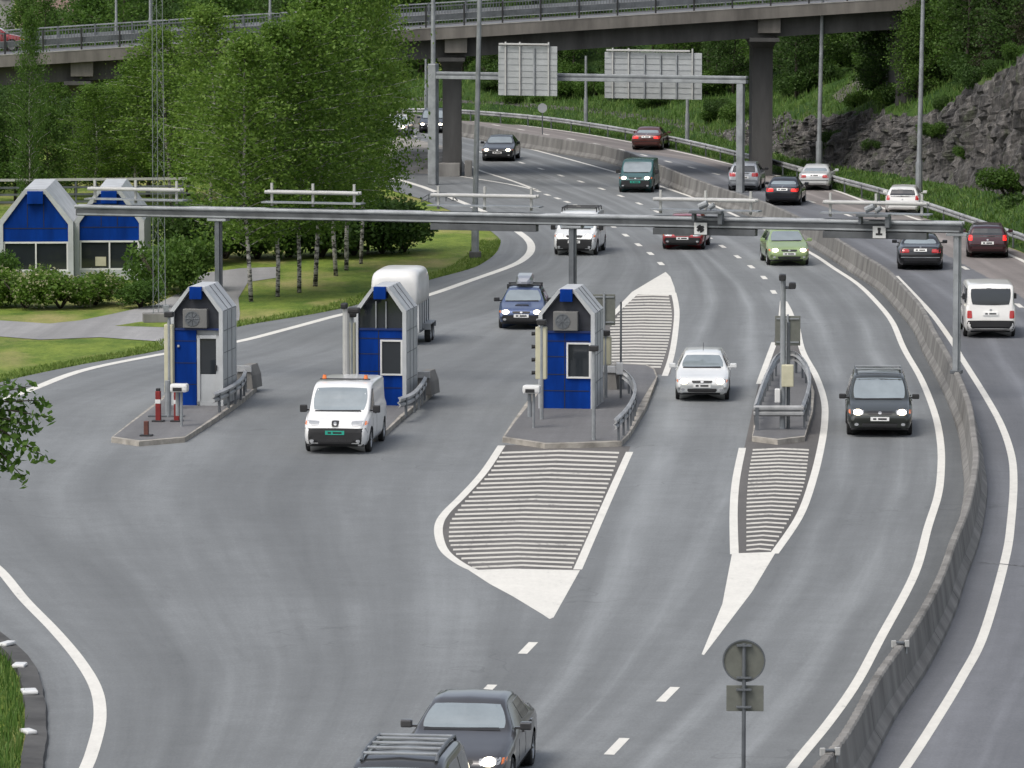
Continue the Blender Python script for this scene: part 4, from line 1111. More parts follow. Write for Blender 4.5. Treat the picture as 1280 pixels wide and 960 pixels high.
def build_gantry():
    A, B = at(97, 263, 5.2), at(1203, 284, 5.22)
    A.z = B.z = 0
    d = (B - A); L = d.length; ang = math.atan2(d.y, d.x)
    r = thing('toll_gantry', 'long grey toll gantry spanning all lanes over the booths', 'gantry', A, ang)
    zb = 5.2
    MB().box((L / 2, 0, zb - .05), (L, .34, .21), 0, .02).build('beam', M['beam_dark'], r)
    MB().tube((-.02, -.16, zb + .13), (L + .03, -.16, zb + .13), .065, n=10).build('cable_tube', M['steel'], r)
    MB().tube((-.02, .17, zb + .13), (L + .03, .17, zb + .13), .065, n=10).build('cable_tube', M['steel'], r)
    MB().box((L / 2, -.185, zb - .10), (L - .1, .03, .05)).build('beam_web', M['steel'], r)
    def along(px):     # distance along the beam that shows at this picture column
        lo, hi = 0.0, L
        for _ in range(40):
            m = (lo + hi) / 2; p = A + d * (m / L) + Vector((0, 0, zb))
            if proj(p)[0] < px: lo = m
            else: hi = m
        return lo
    for px, top0, z0 in ((273, 1, 0), (716, 1, .14), (1197, 1, BARH - .05)):
        x = along(px)
        p = MB(); p.box((x, -.1, (z0 + zb - .2) / 2), (.13, .09, zb - .2 - z0)).box((x, .1, (z0 + zb - .2) / 2), (.13, .09, zb - .2 - z0)).box((x, 0, (z0 + zb - .22) / 2), (.22, .12, zb - .24 - z0))
        po = p.build('post', M['steel_dark'] if px < 1000 else M['steel'], r)
        MB().box((x, 0, zb - .20), (.62, .40, .08), 0, .01).build('head_plate', M['steel'], po)
        if z0 > .5: MB().box((x, 0, z0 + .07), (.34, .30, .1), 0, .01).build('foot_plate', M['steel_dark'], po)
    for a, b, deep in ((112, 228, 0), (333, 450, 0), (540, 672, 1), (818, 946, 1), (1030, 1160, 1)):
        x0, x1 = along(a), along(b); c = (x0 + x1) / 2; w = x1 - x0
        rack = MB().box((c, 0, zb + .62), (.07, .07, .72)).build('lamp_bracket', M['tube'], r)
        for x in (x0 + w * .06, x1 - w * .06): MB().box((x, 0, zb + .62), (.07, .07, .72)).build('lamp_bracket', M['tube'], r)
        MB().box((c, .02, zb + .38), (w * 1.06, .5, .04)).build('tray', M['steel'], rack)
        for yy in (-.13, .13): MB().tube((x0, yy, zb + .70), (x1, yy, zb + .70), .055, n=10).build('lamp_tube', M['tube'], rack)
        if deep:
            MB().box((c, -.03, zb - .27), (w, .30, .20), 0, .01).build('sign_housing', M['beam_dark'], r)
    # detector heads over the two right hand lanes
    for px in (888, 1096):
        x = along(px)
        k = MB().box((x, -.5, zb + .36), (1.0, .34, .09), 0, .015).box((x - .4, -.42, zb + .22), (.08, .3, .25)).box((x + .44, -.42, zb + .16), (.14, .3, .34), 0, .02).box((x, -.1, zb + .36), (.5, .7, .06))
        dt = k.build('detector', M['steel_dark'], r)
        MB().tube((x - .28, -.3, zb + .5), (x - .02, -.3, zb + .62), .10, n=10).tube((x + .05, -.32, zb + .48), (x + .2, -.32, zb + .58), .08, n=10).build('camera', M['steel'], dt)
    # small white symbol signs in front of the beam
    for i, (px, row, lb) in enumerate(((879, 284, 'small white square sign with black cross shaped symbol on the gantry'), (1102, 288, 'small white square sign with black arrow symbol on the gantry'))):
        x = along(px); q = A + d * (x / L)
        t = thing('symbol_sign', lb, 'sign', (q.x + math.sin(ang) * .3, q.y - math.cos(ang) * .3, zb - .16), ang, 'symbol signs on the toll gantry')
        MB().box((0, 0, 0), (.40, .04, .36), 0, .008).build('board', M['white_plastic'], t)
        s = MB()
        if i == 0:
            for an in (.5, -.6, 1.3):
                s.box((0, -.026, 0), (.24, .012, .075), mtx=Matrix.Rotation(an, 4, 'Y'))
            s.box((.04, -.024, .02), (.12, .012, .14))
        else:
            s.box((0, -.026, .03), (.07, .012, .20)); s.box((-.005, -.0265, -.06), (.20, .012, .06)); s.box((0, -.025, .10), (.1, .012, .08))
        s.build('symbol', M['ink'], t)

def build_sign_gantry():
    zb = 5.75
    B = at(926, 238); A = at(541, 263)
    zA = B.y * .5 + A.y * .5
    pa = at(547, 94, zb); pb = at(934, 100, zb)
    A = Vector((pa.x, pa.y, 0)); Bv = Vector((pb.x, pb.y, 0)); d = Bv - A; L = d.length; ang = math.atan2(d.y, d.x)
    r = thing('sign_gantry', 'grey beam gantry before the bridge carrying two big sign backs', 'gantry', A, ang)
    MB().box((L / 2 - .1, 0, zb - .1), (L + .2, .4, .17), 0, .02).box((L / 2 - .1, .02, zb + .13), (L + .2, .36, .12), 0, .02).build('beam', M['steel'], r)
    MB().box((L / 2, -.19, zb + .03), (L, .02, .08)).build('beam_web', M['steel_dark'], r)
    xl = -.25
    MB().box((xl, 0, zb / 2 + .3), (.46, .46, zb + .6), 0, .05).build('post', M['steel'], r)
    MB().tube((xl, 0, zb + .55), (xl, 0, 13), .13, .09, 10).build('lamp_mast', M['steel'], r)
    MB().box((L - .35, 0, zb / 2 - .1), (.36, .36, zb - .15), 0, .04).build('post', M['steel'], r)
    for a, b, y0, y1, ribs, lb in ((619.5, 699.5, 58, 120, 3, 'smaller grey sign back on the left of the sign gantry'), (751, 882, 66, 124, 5, 'wide ribbed grey sign back on the right of the sign gantry')):
        Ym = A.y + d.y * .5
        p0, p1 = atY(a, y1, Ym), atY(b, y0, Ym)
        t = thing('road_sign', lb, 'sign', ((p0.x + p1.x) / 2, Ym + .42, p0.z), ang)
        w, h = p1.x - p0.x, p1.z - p0.z
        MB().box((0, .03, h / 2), (w, .04, h), 0, .01).build('panel', M['alu'], t)
        sm = MB()
        n = 8
        for k in range(1, n): sm.box((0, .0, h * k / n), (w * .99, .03, .022 if ribs > 3 else .016))
        sm.build('profile_rib', M['steel'], t)
        for k in range(ribs + 1):
            x = -w / 2 + w * (k + .55) / (ribs + 1.1)
            top = h + (.22 if k in (0, 1, ribs) else -.12)
            MB().box((x, -.06, top / 2), (.07, .09, top)).build('stiffener', M['tube'] if k in (0, 1, ribs) else M['steel'], t)
        MB().box((-w * .04, -.14, h + .1), (w * .86, .1, .1), 0, .02).build('lamp_tube', M['tube'], t)

def mast(px, py, top, label, r0=.11, r1=.06, base=True, lean=0.0, name='lamp_post', cat='lamp post', Y=None, z=0.0, arm=True, group=None, m='steel'):
    p = at(px, py, z) if Y is None else atY(px, py, Y)
    t = thing(name, label, cat, p, 0, group)
    MB().tube((0, 0, 0), (0, 0, 1.9), r0 * 1.35, r0 * 1.35, 10).tube((0, 0, 1.88), (lean, 0, top), r0, r1, 10).build('pole', M[m], t)
    if base: MB().box((0, 0, .12), (.5, .5, .26), 0, .03).build('base', M['concrete_dark'], t)
    if arm:
        MB().chain([(lean, 0, top - .1), (lean + .25, .0, top + .35), (lean + 1.2, 0, top + .5)], [r1, r1 * .9, r1 * .8], 8).build('arm', M[m], t)
        MB().box((lean + 1.55, 0, top + .5), (.8, .3, .14), 0, .05).build('lamp_head', M['alu'], t)
    return t

def build_bridge():
    Y = 266.0; Wd = 9.0
    def top(px): return atY(px, 69.5 - px * .0632, Y)
    P0, P1 = top(-190), top(1150); P0.y = P1.y = 0
    o = Vector((P0.x, Y, 0)); r = thing('road_bridge', 'concrete road bridge on slim pillars crossing over the motorway', 'bridge', o)
    L = P1.x - P0.x; g = (P1.z - P0.z) / L
    def zt(x): return P0.z + g * x
    def slab(x0, x1, y0, y1, up0, up1, mb):
        vs = [(x, y, zt(x) + u) for x in (x0, x1) for (y, u) in ((y0, up0), (y1, up0), (y1, up1), (y0, up1))]
        return mb.add(vs, [(3, 2, 1, 0), (4, 5, 6, 7), (0, 1, 5, 4), (1, 2, 6, 5), (2, 3, 7, 6), (3, 0, 4, 7)])
    s = 23.0
    slab(0, L, 0, .35, -.62, 0, MB()).build('edge_beam', M['deck'], r)
    slab(0, L, Wd - .35, Wd, -.62, 0, MB()).build('edge_beam', M['deck'], r)
    slab(0, L, .352, Wd - .352, -.4, -.06, MB()).build('deck', M['asphalt_away'], r)
    slab(0, L, -.02, .30, .002, .05, MB()).build('coping', M['concrete_pale'], r)
    mb = MB()
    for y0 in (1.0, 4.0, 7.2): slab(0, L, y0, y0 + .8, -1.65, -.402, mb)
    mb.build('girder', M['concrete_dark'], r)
    # railing: posts, rails, pickets
    for yy in (.16, Wd - .16):
        mb = MB(); slab(0, L, yy - .03, yy + .03, 1.12, 1.19, mb); slab(0, L, yy - .02, yy + .02, .16, .20, mb)
        slab(0, L, yy + .09, yy + .13, .42, .72, mb)
        rl = mb.build('railing', M['steel_dark'] if yy < 1 else M['steel'], r)
        pk = MB(); x = .3
        while x < L:
            pk.box((x, yy, zt(x) + .66), (.022, .022, .92)); x += .16
        pk.build('pickets', M['steel_dark'], rl)
        x = .2
        while x < L:
            MB().box((x, yy, zt(x) + .6), (.09, .09, 1.2)).build('post', M['black'] if yy < 1 else M['steel_dark'], rl); x += 2.05
    mb = MB(); slab(0, L, 1.1, 1.16, .42, .72, mb); mb.build('crash_rail', M['rail'], r)
    for i, (px, row, w, sk) in enumerate(((565, 213, .50, 0), (952, 200, .55, 0), (103, 232, .5, 0))):
        q = at(px, row); x = at(px, row).x - P0.x + 0; x = atY(px, row, Y + 3).x - P0.x
        zz = zt(x) - 1.64
        m = M['concrete_dark']
        pr = [(-w, -1.8), (w, -1.8), (w, 1.8), (-w, 1.8)]
        vs = []
        for z, k in ((-.3, 1.0), (zz - .6, 1.0), (zz - .22, 1.35)):
            vs += [(x + a * k, 4.2 + b * k, z) for a, b in pr]
        p = MB(); p.add(vs, [(j * 4 + k, j * 4 + (k + 1) % 4, j * 4 + 4 + (k + 1) % 4, j * 4 + 4 + k) for j in range(2) for k in range(4)] + [(8, 9, 10, 11), (3, 2, 1, 0)])
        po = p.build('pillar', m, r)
        MB().box((x, 4.2, zz - .115), (w * 2.9, 7.6, .21), 0, .02).build('bearing_beam', m, po)
        MB().box((x + .25, .66, zz + .85), (1.2, .6, 1.2), 0, .02).build('bearing_block', M['deck'], po)
        if i == 0:
            MB().box((x - .4, 2.0, .3), (1.7, .5, .85), 0, .06).box((x + .9, 2.1, .35), (.4, .5, 1.0), 0, .06).build('footing', M['concrete'], po)
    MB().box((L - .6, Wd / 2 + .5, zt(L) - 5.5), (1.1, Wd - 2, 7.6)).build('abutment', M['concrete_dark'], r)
    # lamp posts standing along the far side of the bridge
    for i, px in enumerate((128, 172, 327, 408)):
        p = top(px)
        mast(px, 0, 8.5, ('slim lamp post rising behind the bridge railing above the birches' if i > 1 else 'slim lamp post rising behind the bridge railing above the office'), .07, .05, False, Y=Y + Wd + .6, name='lamp_post', arm=False, group='lamp posts behind the bridge').location = (p.x, Y + Wd + .45, p.z - .6)
    # paved slope under the left end
    mb = MB()
    q = [at(478, 216), at(566, 218), at(588, 213), at(560, 201), at(478, 182)]
    vs = [tuple(v) for v in q] + [(v.x * .6 + (sum((k.x for k in q)) / 5) * .4, v.y * .6 + (sum((k.y for k in q)) / 5) * .4, 1.0) for v in q]
    mb.add(vs, [(i, (i + 1) % 5, 5 + (i + 1) % 5, 5 + i) for i in range(5)] + [(5, 6, 7, 8, 9)])
    struct(mb.build('paved_slope', M['slab'], None, False, True), 'stone paved slope beside the left bridge pillar', 'paved slope')

def build_island_furniture():
    island([(139,553),(174,558),(231,553),(270,528),(305,503),(321,489),(308,472),(225,478),(200,505),(165,532)], 'kerbed island under the left toll booth')
    island([(398,548),(432,557),(476,551),(503,526),(541,495),(534,480),(462,482),(432,508)], 'kerbed island under the middle toll booth')
    island([(628,553),(681,561),(725,560),(777,558),(787,548),(808,513),(822,476),(818,466),(808,461),(770,459),(690,468),(664,500),(640,534)], 'kerbed island under the right toll booth')
    island([(940,552),(972,556),(1006,552),(1016,520),(1018,495),(1010,470),(996,452),(974,450),(958,470),(947,505)], 'small kerbed island inside the boat shaped crash barrier')
    booth(246, 507, 'toll booth with grey door, on the island with red posts', True)
    booth(475.5, 507, 'toll booth with glazed gable, behind the white van with beacons', False, ac=False, W=1.55)
    booth(708, 511, 'toll booth with wide front island and hatching before it', False, W=1.66)
    # guard rails beside the booths
    def gp(pts): return [at(x, y, .14) for x, y in pts]
    guardrail(catmull(gp([(268,518),(288,509),(303,498),(308,488)]), 4), 'short guardrail right of the booth with the grey door', .62, 1.2, 'short guardrails beside the booths')
    guardrail(catmull(gp([(500,524),(517,517),(528,505),(533,496)]), 4), 'short guardrail right of the booth behind the white van', .62, 1.2, 'short guardrails beside the booths')
    guardrail(catmull(gp([(770,554),(787,535),(795,512),(786,492),(762,478)]), 5), 'curved guardrail wrapping the right side of the third booth', .66, 1.3, 'short guardrails beside the booths')
    # crash cushions behind booths 1 and 2
    for px, py, lb in ((305, 486, 'weathered concrete block behind the guardrail of the door booth'), (528, 494, 'weathered concrete block behind the guardrail of the middle booth'), (760, 487, 'weathered concrete block behind the third toll booth')):
        p = at(px, py, .144)
        t = thing('concrete_block', lb, 'concrete block', p, R(-14), 'concrete blocks behind the booths')
        MB().extrude([(-.28, 0), (.28, 0), (.24, .4), (.13, .7), (-.13, .7), (-.24, .4)], 0, 1.0).build('block', M['concrete'], t, False, True)
        MB().box((0, -.02, .62), (.5, .06, .2), 0, .01).build('reflector_plate', M['lens'], t)
    # boat shaped rail
    loop = [(1004,538),(1010,520),(1013,500),(1009,482),(998,468),(985,466),(970,470),(958,492),(949,515),(942,538)]
    P = catmull(gp(loop), 5)
    guardrail(P + [P[0].copy()], 'boat shaped closed guardrail round the camera post', .70, 1.6)
    p = at(978, 536, .144)
    t = thing('camera_post', 'tall post with two dark camera heads inside the boat shaped guardrail', 'camera post', p, R(-4))
    MB().tube((0, 0, 0), (0, 0, 4.2), .085, .075, 10).build('pole', M['steel'], t)
    MB().tube((.16, .1, 0), (.16, .1, 3.0), .05, .05, 8).build('pole', M['steel_dark'], t)
    for x, z in ((-.02, 4.28), (.26, 4.05)):
        h = MB().box((x, -.02, z), (.20, .36, .18), 0, .05).build('camera_head', M['black'], t)
        MB().tube((x, -.2, z), (x, -.3, z), .07, .08, 10).build('lens_hood', M['black'], h)
    MB().tube((0, 0, 4.0), (.26, 0, 3.98), .04).build('bracket', M['steel_dark'], t)
    MB().box((.14, -.14, 1.52), (.34, .26, .62), 0, .03).build('cabinet', M['beige'], t)
    MB().box((-.14, -.12, .95), (.16, .16, .4), 0, .03).build('cabinet', M['white_plastic'], t)
    MB().box((.05, -.1, .4), (1.0, .05, .07)).build('cross_rail', M['steel_dark'], t)
    def flat_sign(px, py, z0, w, h, lb, zpost):
        p = at(px, py, .144)
        t = thing('road_sign', lb, 'sign', p, R(-4))
        MB().box((0, 0, z0 + h / 2), (w, .03, h), 0, .01).build('panel', M['sign_grey'], t)
        for z in (z0 + .1, z0 + h - .08): MB().box((0, -.03, z), (w * .9, .03, .04)).build('sign_clamp', M['steel'], t)
        MB().box((0, -.032, z0 + h / 2), (.06, .04, h * 1.1)).build('sign_spine', M['steel'], t)
        MB().tube((0, -.05, 0), (0, -.05, z0 + h), .04, .04, 8).build('post', M['steel'], t)
    flat_sign(984, 528, 2.2, .72, .85, 'grey sign back on the camera post island', 0)
    flat_sign(755, 484, 1.9, .68, .95, 'grey sign back on a post behind the third toll booth', 0)
    # payment cabinets, traffic signals and small posts
    def cabinet_post(px, py, lb, h, body=(.30, .26, 1.25), zc=1.9, rz=-8, m='beige', dots=True):
        p = at(px, py, .144); t = thing('signal_post', lb, 'signal', p, R(rz), None)
        MB().tube((0, 0, 0), (0, 0, h), .055, .05, 8).build('post', M['steel'], t)
        b = MB().box((-.02, .1, zc), body, 0, .03).build('signal_head', M[m], t)
        if dots:
            for k in range(4): MB().tube((-body[0] / 2 - .03, .08, zc - body[2] * .38 + k * body[2] * .25), (-body[0] / 2 - .14, .06, zc - body[2] * .38 + k * body[2] * .25), .05, .06, 8).build('signal_hood', M['black'], b)
        MB().box((0, 0, h + .04), (.26, .22, .16), 0, .03).build('sensor_box', M['black'], t)
        return t
    cabinet_post(677, 524, 'beige signal cabinet left of the third toll booth', 2.75, (.32, .26, 1.5), 1.9)
    cabinet_post(742, 550, 'slim post with dark box and beige signal right of the third booth', 2.5, (.0001, .0001, .0001), 1.9, dots=False)
    cabinet_post(757, 497, 'beige cabinet with dark hoods behind the guardrail of the third booth', 1.9, (.34, .28, .85), 1.4)
    cabinet_post(212, 512, 'beige signal cabinet left of the booth with the grey door', 2.75, (.26, .26, 2.0), 1.5, dots=False)
    cabinet_post(440, 512, 'beige signal cabinet left of the middle booth', 2.75, (.22, .26, 1.7), 1.7, dots=False)
    p = at(776, 498, .144)
    t = thing('barrier_arm_post', 'thin dark pole behind the curved guardrail of the third booth', 'post', p)
    MB().tube((0, 0, 0), (0, 0, 2.9), .035, .03, 8).build('pole', M['steel_dark'], t)
    MB().box((-.04, 0, .9), (.2, .16, .36), 0, .03).build('box', M['white_plastic'], t)
    p = at(433, 514, .144)
    t = thing('camera_post', 'pale post with dark camera heads left of the middle booth', 'camera post', p, R(-8))
    MB().tube((0, 0, 0), (0, 0, 3.0), .11, .10, 10).build('pole', M['tube'], t)
    h = MB().box((-.05, -.02, 3.08), (.18, .32, .17), 0, .05).build('camera_head', M['black'], t)
    h = MB().box((.24, .0, 2.95), (.34, .26, .17), 0, .05).build('camera_head', M['black'], t)
    MB().tube((0, 0, 2.88), (.3, 0, 2.88), .04).build('bracket', M['steel_dark'], t)
    def terminal(px, py, lb, h=.95):
        p = at(px, py, .144); t = thing('coin_terminal', lb, 'coin terminal', p, R(-8), 'white coin terminals on the islands')
        MB().tube((0, 0, 0), (0, 0, h), .04, .04, 8).build('post', M['steel'], t)
        MB().box((-.05, -.02, h + .1), (.5, .36, .24), 0, .07).build('hood', M['white_plastic'], t)
        MB().box((-.08, -.205, h + .07), (.26, .02, .1), 0, .005).build('coin_slot', M['black'], t)
        MB().tube((-.12, .05, .3), (-.12, .05, h), .06, .06, 8).build('conduit', M['steel'], t)
    terminal(227, 533, 'white coin terminal by the booth with the grey door', 1.0)
    terminal(667, 535, 'white coin terminal left of the third booth', 1.0)
    for px, py, h, lb, mm in ((198, 527, .88, 'tall red barrier post on the left booth island', 'redpost'), (221, 527, .86, 'red and white barrier post beside the white terminal', 'redpost'), (183, 545, .42, 'short brown bollard at the tip of the left booth island', 'brownpost')):
        p = at(px, py, .144); t = thing('bollard', lb, 'bollard', p, R(-8), 'posts on the left booth island')
        MB().box((0, 0, h / 2), (.15 if h > .5 else .13, .13, h), 0, .02).build('post', M[mm], t)
        MB().box((0, 0, .02), (.34, .26, .05), 0, .01).build('foot', M['black'], t)
        if h > .5:
            MB().box((0, 0, h * .66), (.156, .136, .12), 0, .01).build('white_band', M['white_plastic'], t)
            MB().box((0, 0, h + .04), (.12, .12, .08), 0, .02).build('cap', M['black'], t)
    p = at(210, 521, .144); t = thing('pipe_post', 'grey pipe stub between the red posts', 'post', p)
    MB().tube((0, 0, 0), (0, 0, 1.05), .085, .085, 10).build('pipe', M['steel'], t)
    MB().box((-.05, 0, .025), (1.05, .16, .05), 0, .01).build('foot', M['steel_dark'], t)
    # kerb edge, white stones, at the bottom left corner
    mb = MB(); Yv = [at(0, r).y for r in range(1010, 792, -8)]
    path = [Vector((XL1(y) - .1 + rng.uniform(-.02, .02), y, rng.uniform(-.01, .01))) for y in Yv]
    mb.sweep(path, [(-.22, -.02), (.2, -.02), (.16, .10), (-.22, .13)])
    struct(mb.build('kerb', M['concrete_dark']), 'kerb stones round the grass corner at the bottom left', 'kerb')
    for i, (px, py, lb) in enumerate(((10, 806, 'white painted stone farthest along the grass corner kerb'), (26, 833, 'white painted stone second along the grass corner kerb'), (38, 866, 'white painted stone halfway along the grass corner kerb'), (37, 916, 'white painted stone nearest the bottom of the grass corner kerb'))):
        p = at(px, py, .12); bm = MB().box((0, 0, .03), (.20 + .05 * (i % 3), .42 - .06 * (i % 2), .07), .3 * i - .4, .03)
        o = bm.build('white_stone', M['white_plastic']); o.location = (p.x - .02, p.y, .12); tag(o, lb, 'stone', 'white stones along the corner kerb')

def build_furniture():
    # big round sign in the foreground
    Yf = 84.0; p = atY(930, 826, Yf); s = F / Yf; h = p.z
    t = thing('road_sign', 'round grey sign back above a square plate on one post', 'sign', (p.x, Yf, 0), R(-2))
    rr = 26.8 / s; n = 40
    mb = MB(); mb.tube((0, .0, h), (0, .035, h), rr, rr, n); mb.build('round_plate', M['sign_grey'], t)
    mb = MB(); vs = []
    for k in range(n):
        a = 2 * math.pi * k / n
        for r_, y_ in ((rr + .005, -.02), (rr + .005, .04), (rr - .02, .04), (rr - .02, -.02)): vs.append((r_ * math.cos(a), y_, h + r_ * math.sin(a)))
    mb.add(vs, [(k * 4 + j, k * 4 + (j + 1) % 4, ((k + 1) % n) * 4 + (j + 1) % 4, ((k + 1) % n) * 4 + j) for k in range(n) for j in range(4)])
    mb.build('rim', M['steel_dark'], t)
    h2 = atY(930, 873, Yf).z
    MB().box((0.02, .02, h2), (47 / s, .03, 33 / s), 0, .008).build('square_plate', M['sign_grey'], t)
    MB().tube((0, -.05, 0), (0, -.05, h + rr * .85), .037, .034, 10).build('post', M['steel_dark'], t)
    for z in (h + rr * .75, h - rr * .78, h2 + .16, h2 - .14): MB().box((0.0, -.055, z), (.26, .09, .035), 0, .005).build('sign_clamp', M['steel_dark'], t)
    # lamp posts
    mast(594, 322, 13.5, 'grey lamp post standing on the grass tip by the slip road', .12, .085, lean=.25)
    def on_hill(px, row, top, lb, **k):
        # foot a little beyond the guardrail
        best = min(range(len(HILL['S'])), key=lambda i: abs(proj(HILL['S'][i] + HILL['n'][i] * 1.6)[0] - px))
        q = HILL['S'][best] + HILL['n'][best] * 1.6
        t = mast(px, row, top, lb, **k); t.location = (q.x, q.y, ground_z(q.x, q.y) - .1); return t
    on_hill(1024, 205, 14, 'grey lamp post beside the rock face right of the bridge pillar', r0=.13, r1=.075, lean=.2, base=False)
    on_hill(1149, 240, 14.5, 'grey lamp post at the guardrail in front of the rock face', r0=.13, r1=.075, lean=.2, base=False)
    on_hill(732, 148, 4.6, 'slim pole standing in the grass bank between the two sign backs', r0=.10, r1=.08, base=False, arm=False, name='pole', cat='pole')
    on_hill(859, 170, 5.4, 'slim pole rising behind the wide sign back', r0=.10, r1=.08, base=False, arm=False, name='pole', cat='pole')
    on_hill(531, 138, 4.2, 'slim pole in the grass left of the left bridge pillar', r0=.09, r1=.08, base=False, arm=False, name='pole', cat='pole')
    p = at(678, 168); t = thing('road_sign', 'small round sign back beside the far guardrail', 'sign', p, 0)
    zc = height_for_row(p.x, p.y, 135)
    MB().tube((0, 0, 0), (0, 0, zc), .035, .035, 8).build('post', M['steel_dark'], t)
    MB().tube((0, -.03, zc), (0, -.06, zc), .30, .30, 24).build('round_plate', M['alu'], t)
    # roadside guardrail
    guardrail(GP, 'long steel guardrail along the foot of the rock cutting', .74, 4.0)
    # rail fence behind the office and birches
    def rail_fence(pts, Yk, lb, zs):
        P = [at(x, y) for x, y in pts]
        r = thing('rail_fence', lb, 'fence', P[0], 0, 'rail fences behind the office'); o = P[0]; Q = [q - o for q in P]
        for z, hh in zs:
            MB().sweep(Q, [(-.03, z - hh), (.03, z - hh), (.03, z), (-.03, z)]).build('rail', M['tube'] if z > 1.2 else M['steel_dark'], r)
        k = 0.0; L = (Q[-1] - Q[0]).length
        while k <= L:
            p = Q[0] + (Q[-1] - Q[0]) * (k / L); MB().box((p.x, p.y + .04, .72), (.08, .06, 1.44)).build('post', M['steel_dark'], r); k += 2.6
    rail_fence([(-40, 263), (242, 260)], 0, 'long horizontal rail fence behind the office', ((1.5, .12), (1.12, .1), (.78, .1), (.42, .1)))
    rail_fence([(328, 252), (405, 250)], 0, 'short rail fence half hidden among the birches', ((1.4, .12), (.95, .1)))
    # dark lattice frame near the sign gantry post
    p = at(545, 252); t = thing('lattice_railing', 'low dark curved lattice railing at the slip road edge', 'railing', p, R(20))
    mb = MB(); pts = [(-1.0, 0, .35), (-.5, 0, .75), (0, 0, .95), (.7, 0, .85), (1.2, 0, .5), (1.5, 0, .1)]
    mb.chain(pts, [.05] * 6); mb.chain([(x, y, max(.0, z - .42)) for x, y, z in pts], [.04] * 6)
    for x, y, z in pts: mb.tube((x, y, -.05), (x, y, z), .035)
    mb.build('frame', M['steel_dark'], t); t.scale = (.75, .75, .5)
    # lattice mast
    p = at(199, 402); t = thing('lattice_mast', 'tall thin steel lattice mast beside the path', 'mast', p, R(8))
    mb = MB(); br = MB(); Hm = 15; w0, w1 = .22, .17
    L3 = [(math.cos(R(90 + 120 * k)), math.sin(R(90 + 120 * k))) for k in range(3)]
    def leg(k, z): w = w0 + (w1 - w0) * z / Hm; return (L3[k][0] * w * 1.15, L3[k][1] * w * 1.15, z)
    for k in range(3):
        mb.tube(leg(k, 0), leg(k, Hm), .013, .012, 6)
        z = .3
        while z < Hm - .5:
            br.tube(leg(k, z), leg((k + 1) % 3, z + .5), .005, .005, 4); br.tube(leg((k + 1) % 3, z + .5), leg(k, z + 1.0), .005, .005, 4); z += 1.0
    lg = mb.build('leg', M['mast'], t); br.build('bracing', M['mast'], lg)
    MB().box((-.1, 0, .15), (.95, .7, .32), 0, .02).build('base', M['concrete'], t)
    MB().box((.24, -.1, .35), (.2, .2, .5), 0, .02).build('control_box', M['steel'], t)
    office(45, 350, 194.5, 'blue gabled office building at the left edge, behind the flowering shrubs', W=2.95, tp=3.65, ev=2.35, rz=2)
    office(137, 350, 195.2, 'blue gabled office building with a box in its window, right of its twin', W=2.75, tp=3.62, ev=2.35, rz=2, box_in=True)
    # far houses
    for px, w, h, lb, nm in ((62, 4.6, 12.5, 'pinkish rendered house far behind the bridge at top left', 'brick'), (-8, 3.2, 12.2, 'pale grey house at the top left corner', 'concrete_pale')):
        Yh = 380; q = atY(px, 10, Yh); t = thing('far_house', lb, 'house', (q.x, Yh, 0), R(6))
        MB().box((0, 3, h / 2), (w, 6, h)).build('wall', M[nm], t)
        MB().extrude([(-w / 2 - .3, h), (w / 2 + .3, h), (0, h + 2.2)], -.3, 6.3).build('roof', M['steel_dark'], t, False, True)
        for x in (-.28, .28):
            for zz in (h - 1.6, h - 4.4):
                wv = MB().box((x * w, -.03, zz), (.7, .08, 1.2)).build('window', M['tube'], t)
                MB().box((x * w, -.075, zz), (.56, .02, 1.04)).build('window_pane', M['glass_dark'], wv)
